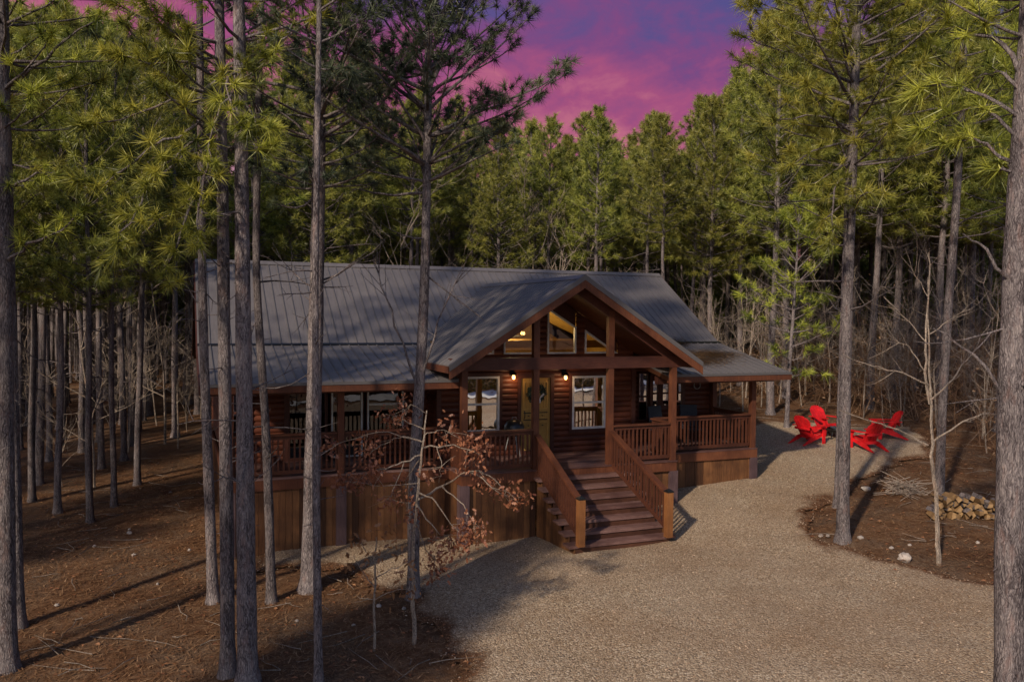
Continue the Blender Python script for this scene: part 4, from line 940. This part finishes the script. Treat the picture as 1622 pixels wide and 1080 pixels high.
# pines left of and behind the viewpoint that throw the long shadows
r3=np.random.default_rng(21); nsh=0
for gy in np.arange(-34,4,2.9):
    for gx in np.arange(-40,-8,2.9):
        x=gx+r3.uniform(-1,1); y=gy+r3.uniform(-1,1)
        if in_view(x,y,3.2) or math.hypot(x+5.96,y+17.7)<5 or not shade_ok(x,y) or not free(x,y,1.8): continue
        tx,ty=x+.806*18.7,y+.592*18.7
        if not(-16<tx<12 and -9<ty<20): continue
        if r3.random()<.76 or blocks(x,y): continue
        place_pine(int(r3.integers(0,5)),x,y,'unseen pine added left of the viewpoint to shade the left wood','pines left of the viewpoint',r3.uniform(.9,1.05)); nsh+=1
for x,y,q in ((-11.0,-10.5,.68),(-12.5,-11.2,.7),(-11.8,-11.5,.64),(-13.3,-11.6,.72),(-10.6,-9.8,.6),(-9.9,-9.6,.6),(-10.4,-10.9,.6),(-14.3,-7.3,1.)): place_pine(int(r3.integers(0,5)),x,y,'unseen pine added left of the viewpoint to shade the left wood','pines left of the viewpoint',q)
for q in range(16):
    x=7+q*1.9+r3.uniform(-.6,.6); y=r3.uniform(-34,-29); place_pine(int(r3.integers(0,7)),x,y,'pine across the drive behind the viewpoint','pines across the drive',1.)
p=Pine([(0,0,-.2,.04),(0,0,1.2,.03),(.05,0,2.6,.01)],6,30,.24,.012); p.crown(.12,1.25,.2,(5,7),.2,.0,False,1.2,shape=.45)  # low shrubs added out of view so the front panes reflect something dark
SH_=p.finish('pine_shrub',(0,0,0),'dark bushy pine shrub added behind the viewpoint to darken the window reflections','shrub','pine shrubs added behind the viewpoint',0,'shade_needles')
for q in range(26):
    o=SH_ if q==0 else copy_tree(SH_); x=4+q*1.25+r3.uniform(-.4,.4); y=r3.uniform(-30,-28.4); o.location=(x,y,gz_real(x,y)); o.rotation_euler=(0,0,q*1.3); o.scale=(r3.uniform(.8,1.2),)*3
ns=0  # unseen pines added here to keep the sun off the left wood's trunks
for gy in np.arange(-4,18,3.6):
    for gx in np.arange(-44,-20,3.6):
        x=gx+r3.uniform(-1,1); y=gy+r3.uniform(-1,1)
        if in_view(x,y,3.5) or not free(x,y,2.2) or r3.random()<.35: continue
        place_pine(int(r3.integers(0,7)),x,y,'unseen pine added left of the viewpoint to shade the left wood','pines left of the viewpoint',1.); ns+=1
print('left shade', ns)

# --- bare saplings, brush
def sapling_mesh(Hh, r, seed, lean=.08, n=9, pale=True):
    g_=np.random.default_rng(seed); mb=MB(); P=bend((0,0,-.15),(g_.normal(0,lean),g_.normal(0,lean),1),Hh,8,.1,.06,g_); mb.tube(P,np.linspace(r,.004,9),5,.5)
    def sub(P,L,rb,dep):
        for k in range(g_.integers(3,6) if dep else n):
            i=g_.integers(1 if dep else 2,len(P)-1); d=unit(P[i+1]-P[i]); b=bend(P[i],d*.7+g_.normal(0,.55,3)*np.array([1,1,.5]),L*g_.uniform(.4,1.),5,.35,.13,g_); mb.tube(b,np.linspace(rb,.0025,6),4 if dep==0 else 3,.7,False)
            if dep<2: sub(b,L*.5,rb*.55,dep+1)
    sub(P,Hh*.42,r*.5,0); return mb
SAP=[]
def sapling(i,x,y,label,group,sc=1.):
    if i>=len(SAP):
        root=empty('bare_sapling',(0,0,0),0,label,'sapling',group); sapling_mesh((3.2,4.2,5.2,2.4)[i],(.022,.03,.035,.016)[i],50+i).build('stem',M['pale_bark'],root); SAP.append(root); o=root
    else: o=copy_tree(SAP[i])
    o.location=(x,y,gz_real(x,y)); o.rotation_euler=(0,0,rng.uniform(0,6.28)); o.scale=(sc,)*3; o['label']=label; o['group']=group
k=0
for q in range(1500):
    zone=(0,1,2,1,0,1)[q%6]
    if zone==0: x,y=r2.uniform(-9,14),r2.uniform(15,24); lab=('leafless sapling at the foot of the wood behind the cabin','bare saplings behind the cabin')
    elif zone==1: x,y=r2.uniform(14,30),r2.uniform(-1,16); lab=('leafless pale sapling in the wood beyond the red chairs','bare saplings beyond the red chairs')
    else: x,y=r2.uniform(-24,-8),r2.uniform(6,26); lab=('leafless sapling among the dark trunks of the left wood','bare saplings in the left wood')
    if zone==1 and ((x-13.5)**2+(y-3)**2<16 or (x<17 and y<7.5)): continue
    if not in_view(x,y) or not free(x,y,.9): continue
    sapling(min(k,3) if k<4 else int(r2.integers(0,4)),x,y,*lab,r2.uniform(.8,1.3)*(1.35 if zone==0 else 1.1)); used_pos.append((x,y)); k+=1
    if k>=185: break
# surveyed pale sapling by the right pine
def poly_tree(name, stems, depth, mat, label, cat, group=None):
    b=at(*stems[0][0][0][:2],depth); base=np.array([b[0],b[1],gz_real(b[0],b[1])]); root=empty(name,tuple(base),0,label,cat,group); mb=MB(); out=[]
    for pts,r0,r1 in stems:
        Q=np.array([at(u,v,depth+(q[0] if q else 0))-base for u,v,*q in pts]); n=len(Q); t=np.linspace(0,n-1,(n-1)*4+1); i=np.minimum(t.astype(int),n-2); f=(t-i)[:,None]; W=Q[i]*(1-f)+Q[i+1]*f; W[1:-1]=(W[:-2]+2*W[1:-1]+W[2:])/4; W[1:-1]+=rng.normal(0,.012,W[1:-1].shape)
        if not out: W=np.r_[W[:1]-np.array([[0,0,.25]]),W]
        mb.tube(W,np.linspace(r0,r1,len(W)),5,.7); out.append((W,r0))
    return root,mb,out,base
root,mb,out,base=poly_tree('bare_sapling',[([(1487,882),(1484,800),(1475,720),(1474,650),(1471,560),(1470,440)],.05,.008),([(1473,640),(1465,590),(1466,520),(1474,430),(1471,400)],.03,.006),([(1477,700),(1515,672),(1555,655),(1600,655,.3)],.022,.006),([(1470,705),(1425,680),(1385,668,-.2),(1330,650,-.4)],.022,.006),([(1476,632),(1510,600),(1540,560),(1570,505)],.02,.005),([(1472,610),(1430,590),(1380,580),(1335,560)],.018,.004),([(1470,545),(1440,510),(1400,470)],.012,.004),([(1471,530),(1500,510),(1530,490)],.012,.004),([(1470,470),(1452,440),(1440,420)],.008,.003),([(1466,590),(1440,545),(1405,540)],.012,.003)],16.4,'pale_bark','pale leafless sapling with forked upturned branches right of the red chairs','sapling')
for W,r0 in out:
    for q in range(6): i=rng.integers(len(W)//3,len(W)-1); b=bend(W[i],unit(W[i+1]-W[i])+rng.normal(0,.5,3),rng.uniform(.2,.8),4,.35,.12); mb.tube(b,np.linspace(.006,.002,5),3,.8,False)
mb.build('stem',M['pale_bark'],root)
# leafy young oaks, brown winter leaves
def leaves_on(mb, pts, n, spread=.13, size=.085):
    pts=np.array(pts); c=pts[rng.integers(0,len(pts),n)]+rng.normal(0,spread,(n,3)); d=unit(rng.normal(0,1,(n,3))+np.array([0,0,-.6])); s=unit(np.cross(d,rng.normal(0,1,(n,3)))); nn=np.cross(d,s); L=size*rng.uniform(.6,1.25,(n,1)); t=rng.beta(2,2,n)
    prof=[(0,.04),(.28,.24),(.42,.12),(.62,.27),(.78,.12),(1.,.03)]
    V=np.stack([c+d*L*a+s*L*w_*sg+nn*L*.18*abs(w_) for a,w_ in prof for sg in(-1,1)],1); F=np.array([(2*k,2*k+1,2*k+3,2*k+2) for k in range(5)])
    mb.add(V.reshape(-1,3),(F[None]+12*np.arange(n)[:,None,None]).reshape(-1,4),np.repeat(t,12))
oak=[([(655,1026),(655,940),(655,860),(663,770),(670,700),(676,650)],.042,.01),
 ([(663,790),(700,770),(740,745),(775,750),(820,795)],.022,.004),([(745,748),(780,770),(815,800)],.012,.004),([(700,770),(735,800),(755,835)],.012,.004),([(663,780),(690,790),(715,830),(735,850)],.016,.004),([(661,800),(690,840),(720,860)],.014,.004),([(660,830),(675,870),(690,885)],.012,.004),
 ([(668,710),(720,705),(760,720)],.014,.004),([(692,708),(700,740),(695,765)],.008,.003),([(668,720),(630,735),(590,745),(560,765)],.016,.004),([(640,732),(620,780),(615,800)],.01,.003),([(670,700),(640,690),(610,700),(585,720)],.013,.004),([(672,680),(640,665),(610,655)],.011,.003),([(676,655),(655,640),(640,650)],.008,.003),([(672,690),(700,680),(722,690)],.008,.003),([(668,725),(640,760),(645,820)],.01,.003),([(664,765),(610,770),(540,760)],.012,.003),([(670,700),(600,680),(525,705)],.012,.003)]
root,mb,out,base=poly_tree('oak_sapling',[([(u,v,rng.normal(0,.25) if i>0 else 0) for i,(u,v) in enumerate(p)] if n_>0 else p,a,b) for n_,(p,a,b) in enumerate(oak)],13.4,'pale_bark','young oak with clustered brown winter leaves in front of the left porch','sapling')
lf=MB()
for W,r0 in out[1:]:
    tips=[]
    for q in range(5):
        i=rng.integers(len(W)//2,len(W)-1); b=bend(W[i],unit(W[i+1]-W[i])+rng.normal(0,.55,3),rng.uniform(.15,.4),3,.1,.12); mb.tube(b,[.005,.004,.003,.002],3,.8,False); tips.append(b[-1])
    tips.append(W[-1]); tips=np.array(tips)[rng.random(len(tips))<.8]
    if len(tips): leaves_on(lf,tips,len(tips)*22,.085,.088)
leaves_on(lf,[at(655,885,13.4)-base,at(700,870,13.4)-base],14,.2,.1)
mb.build('stem',M['pale_bark'],root); lf.build('leaves',M['dry_leaves'],root)
oak2=[([(592,1040),(593,960),(594,890),(596,850)],.028,.008),([(594,930),(575,905),(560,880)],.01,.003),([(594,915),(620,900),(650,890)],.01,.003),([(595,890),(615,870),(630,850)],.008,.003),([(595,890),(575,865),(566,845)],.008,.003),([(593,950),(630,930),(655,935)],.008,.003)]
root,mb,out,base=poly_tree('oak_sapling',oak2,13.2,'pale_bark','short thin oak sapling with dark brown leaves left of the taller young oak','sapling')
lf=MB()
for W,r0 in out: leaves_on(lf,W[len(W)//2:],26,.12,.1)
mb.build('stem',M['pale_bark'],root); lf.build('leaves',M['dry_leaves'],root)
# dry thicket at the right: tangle of vines and dead leaves
mb=MB(); lf=MB()
for q in range(1150):
    x,y=r2.uniform(16.5,31),r2.uniform(-7,15)
    if (x-13.5)**2+(y-3)**2<20 or not in_view(x,y,1): continue
    Hh=r2.uniform(.7,4.6)*(1 if r2.random()<.7 else 1.5); B=bend((x,y,float(gz(x,y))-.05),(r2.normal(0,.45),r2.normal(0,.45),1),Hh,6,-.5,.22,r2); mb.tube(B,np.linspace(.013,.003,7),3,r2.random(),False)
    for m in range(4): i=r2.integers(1,6); b=bend(B[i],r2.normal(0,1,3),Hh*.4,4,-.3,.25,r2); mb.tube(b,np.linspace(.006,.002,5),3,r2.random(),False)
    if r2.random()<.5: leaves_on(lf,B[2:],9,.28,.1)
T_=tag(mb.build('dry_thicket',M['dry_brush_mat']),'tangled brown dry thicket of vines and twigs at the right edge of the wood',kind='stuff'); lf.build('leaves',M['dry_brush_mat'],T_)

# ------------------------------------------------------------------ red chairs round the fire bowl
def adirondack(loc, rz, label):
    K=empty('lawn_chair',loc,rz,label,'chair','red slatted lawn chairs round the fire bowl'); mt=M['red_plastic']
    mb=MB()
    for k in range(6):
        f0,f1=k/6,(k+.8)/6; y0,y1=-.40+.56*f0,-.40+.56*f1; z0,z1=.39-.15*f0,.39-.15*f1; mb.bar((0,y0,z0),(0,y1,z1),.54,.025)
    mb.box(-.27,.27,-.425,-.40,.30,.39); mb.build('seat',mt,K)
    mb=MB(); u=unit(np.array([0,.42,.78])); nrm=np.array([0,-u[2],u[1]]); b0=np.array([0,.10,.22])
    for k in range(5):
        x0,x1=-.30+.12*k+.011,-.30+.12*k+.109; sp=lambda x,h: x*(.92+.25*h); hh=lambda x: .78-.9*(abs(x)/.3)**2.6*.25
        q=[]
        for x,h in ((x0,0),(x1,0),(x1,.45),(x1,hh(x1)),((x0+x1)/2,hh((x0+x1)/2)+.012),(x0,hh(x0)),(x0,.45)): q.append(b0+u*h+np.array([sp(x,h),0,0])+nrm*(.05*(x/.3)**2))
        mb.prism(q,nrm*.022)
    mb.bar(b0+u*.33-nrm*.03+(-.3,0,0),b0+u*.33-nrm*.03+(.3,0,0),.03,.08); mb.bar(b0+u*.02-nrm*.03+(-.25,0,0),b0+u*.02-nrm*.03+(.25,0,0),.03,.08); mb.build('backrest',mt,K)
    for s in (-1,1):
        mb=MB(); mb.prism([(s*.28,-.46,.565),(s*.44,-.46,.565),(s*.44,.0,.565),(s*.37,.34,.565),(s*.30,.34,.565)],(0,0,.028)); mb.build('armrest',mt,K)
        mb=MB(); mb.box(s*.33-.02,s*.33+.02,-.40,-.29,0,.562); mb.prism([(s*.33,-.28,.56),(s*.33,-.20,.56),(s*.33,-.28,.4)],(s*.02,0,0)); mb.build('front_leg',mt,K)
        mb=MB(); mb.prism([(s*.285,-.40,.36),(s*.285,-.40,.26),(s*.285,.50,-.01),(s*.285,.60,-.01),(s*.285,.18,.24)],(s*.024,0,0)); mb.build('rear_leg',mt,K)
    return K
PIT=on_ground(1326,694)
for (u,v),dr,lab in (((1280,702),.0,'red lawn chair nearest the cabin, seen from its side'),((1305,687),.15,'red lawn chair with its broad back turned to the wood, left of the grey pine'),((1374,712),.1,'red lawn chair seen from behind, nearest the viewer'),((1405,694),-.1,'red lawn chair farthest to the right, half behind the bare twigs')):
    p=on_ground(u,v); a=math.atan2(PIT[1]-p[1],PIT[0]-p[0])+math.pi/2+dr; adirondack(tuple(p+np.array([0,0,.01])),a,lab)
K=empty('fire_bowl',tuple(PIT),0,'low black fire bowl on legs between the red chairs','fire bowl')
mb=MB(); mb.lathe([(0,.16),(.2,.18),(.33,.26),(.37,.33),(.40,.335),(.38,.32),(.33,.24),(.2,.2),(0,.185)],20); mb.build('bowl',M['ember_black'],K,True)
for q in (.3,1.87,3.44,5.0): mb=MB(); mb.tube([(.3*math.cos(q),.3*math.sin(q),.25),(.36*math.cos(q),.36*math.sin(q),0)],.018,6); mb.build('leg',M['ember_black'],K)
mb=MB()
for k in range(5): q=k*1.3; mb.tube([(-.22*math.cos(q),-.22*math.sin(q),.24),(.22*math.cos(q),.22*math.sin(q),.34+.02*k)],.04,7,.3)
mb.build('charred_wood',M['dark_fabric'],K)
# ------------------------------------------------------------------ firewood
FB=on_ground(1544,826); FR=unit(np.array([RT[0],RT[1],0])); FD=unit(np.array([FW[0],FW[1],0])); LOGM=[]
def log_variant(sd_):
    g_=np.random.default_rng(sd_); n=int(g_.integers(3,5)); a=np.sort(g_.uniform(0,6.28,n)+0)if n>3 else np.array([.3,2.2,4.4])+g_.normal(0,.2,3)
    a=np.linspace(0,6.28,n,endpoint=False)+g_.normal(0,.35,n); r=.095*g_.uniform(.6,1.2,n); mb=MB(); L=.42
    q=[(r[i]*math.cos(a[i]),-L/2,r[i]*math.sin(a[i])) for i in range(n)]; v=q+[(x*g_.uniform(.9,1.05),L/2,z) for x,y,z in q]
    mb.add(v,[tuple(range(n))],.7); mb.add(v,[tuple(range(2*n-1,n-1,-1))],.7)
    for i in range(n): mb.add(v,[(i,n+i,n+(i+1)%n,(i+1)%n)],.1+.5*g_.random(),1 if i%2==0 else 0)
    return mb
k=0
for row,(n,off) in enumerate(((13,0),(12,.07),(11,.16),(8,.2))):
    for i in range(n):
        p=FB+FR*(-.86+off+i*.135+rng.normal(0,.015))+FD*(.35+rng.normal(0,.05)); z=gz_real(p[0],p[1])+.075+row*.125+rng.normal(0,.012)
        if k<7: o=log_variant(80+k).build('firewood_log',[M['cut_wood'],M['pine_bark']]); LOGM.append(o)
        else: o=LOGM[k%7].copy(); COL.objects.link(o)
        o.location=(p[0],p[1],z); o.rotation_euler=(rng.normal(0,.06),rng.uniform(0,6.28),-math.atan2(FD[0],FD[1])+rng.normal(0,.12)+math.pi*(k%2)); tag(o,'split firewood log lying in the low pile beside the thick right trunk','log','split logs of the firewood pile'); k+=1
# ------------------------------------------------------------------ stones
def rock(u,v,s,label,group=None):
    p=on_ground(u,v); g_=np.random.default_rng(int(u*7+v)); mb=MB(); th=np.linspace(0,math.pi,7); ph=np.arange(10)*.6283
    V=np.array([[(math.sin(t)*math.cos(f),math.sin(t)*math.sin(f),math.cos(t)) for f in ph] for t in th]); V=V*(1+g_.normal(0,.13,(7,10,1)))*np.array([1,.8,.6])*s; V[0]=V[0].mean(0); V[-1]=V[-1].mean(0)
    i=np.arange(6)[:,None]*10; j=np.arange(10)[None,:]; kk=(j+1)%10; mb.add(V.reshape(-1,3),np.stack([i+j,i+10+j,i+10+kk,i+kk],-1).reshape(-1,4))
    o=mb.build('stone',M['stone'],None,False,(p[0],p[1],gz_real(p[0],p[1])+s*.3)); o.rotation_euler=(0,0,g_.uniform(0,6)); tag(o,label,'stone',group)
rock(1433,886,.15,'pale pinkish stone, largest on the straw beside the right gravel edge')
G_='small pale stones on the straw right of the drive'
for u,v,s in ((1412,869,.055),(1441,864,.045),(1372,776,.11),(1363,852,.07),(1300,846,.06),(1311,849,.05),(1549,860,.05)): rock(u,v,s,'small pale stone lying on the pine straw right of the drive',G_)
G_='small pale stones on the left forest floor'
for u,v,s in ((205,846,.07),(300,872,.05),(212,880,.06),(150,865,.05),(205,840,.04),(330,900,.05),(110,690,.06),(560,990,.04),(640,960,.05),(270,780,.05),(600,960,.05),(470,985,.04),(90,960,.05),(250,925,.04)): rock(u,v,s,'small pale stone lying among the shadows of the left forest floor',G_)
# heap of dead branches
p0=on_ground(1432,782); mb=MB()
for q in range(70):
    a=rng.uniform(0,6.28); c=np.array([rng.normal(0,.3),rng.normal(0,.25),rng.uniform(.02,.3)]); d=np.array([math.cos(a),math.sin(a),rng.normal(.1,.25)])*rng.uniform(.2,.6); mb.tube([c-d,c+rng.normal(0,.03,3),c+d],[.009,.008,.004],4,rng.random())
tag(mb.build('brush_pile',M['pale_bark'],None,False,tuple(p0)),'low heap of dead grey branches on the straw left of the bare sapling','brush pile')
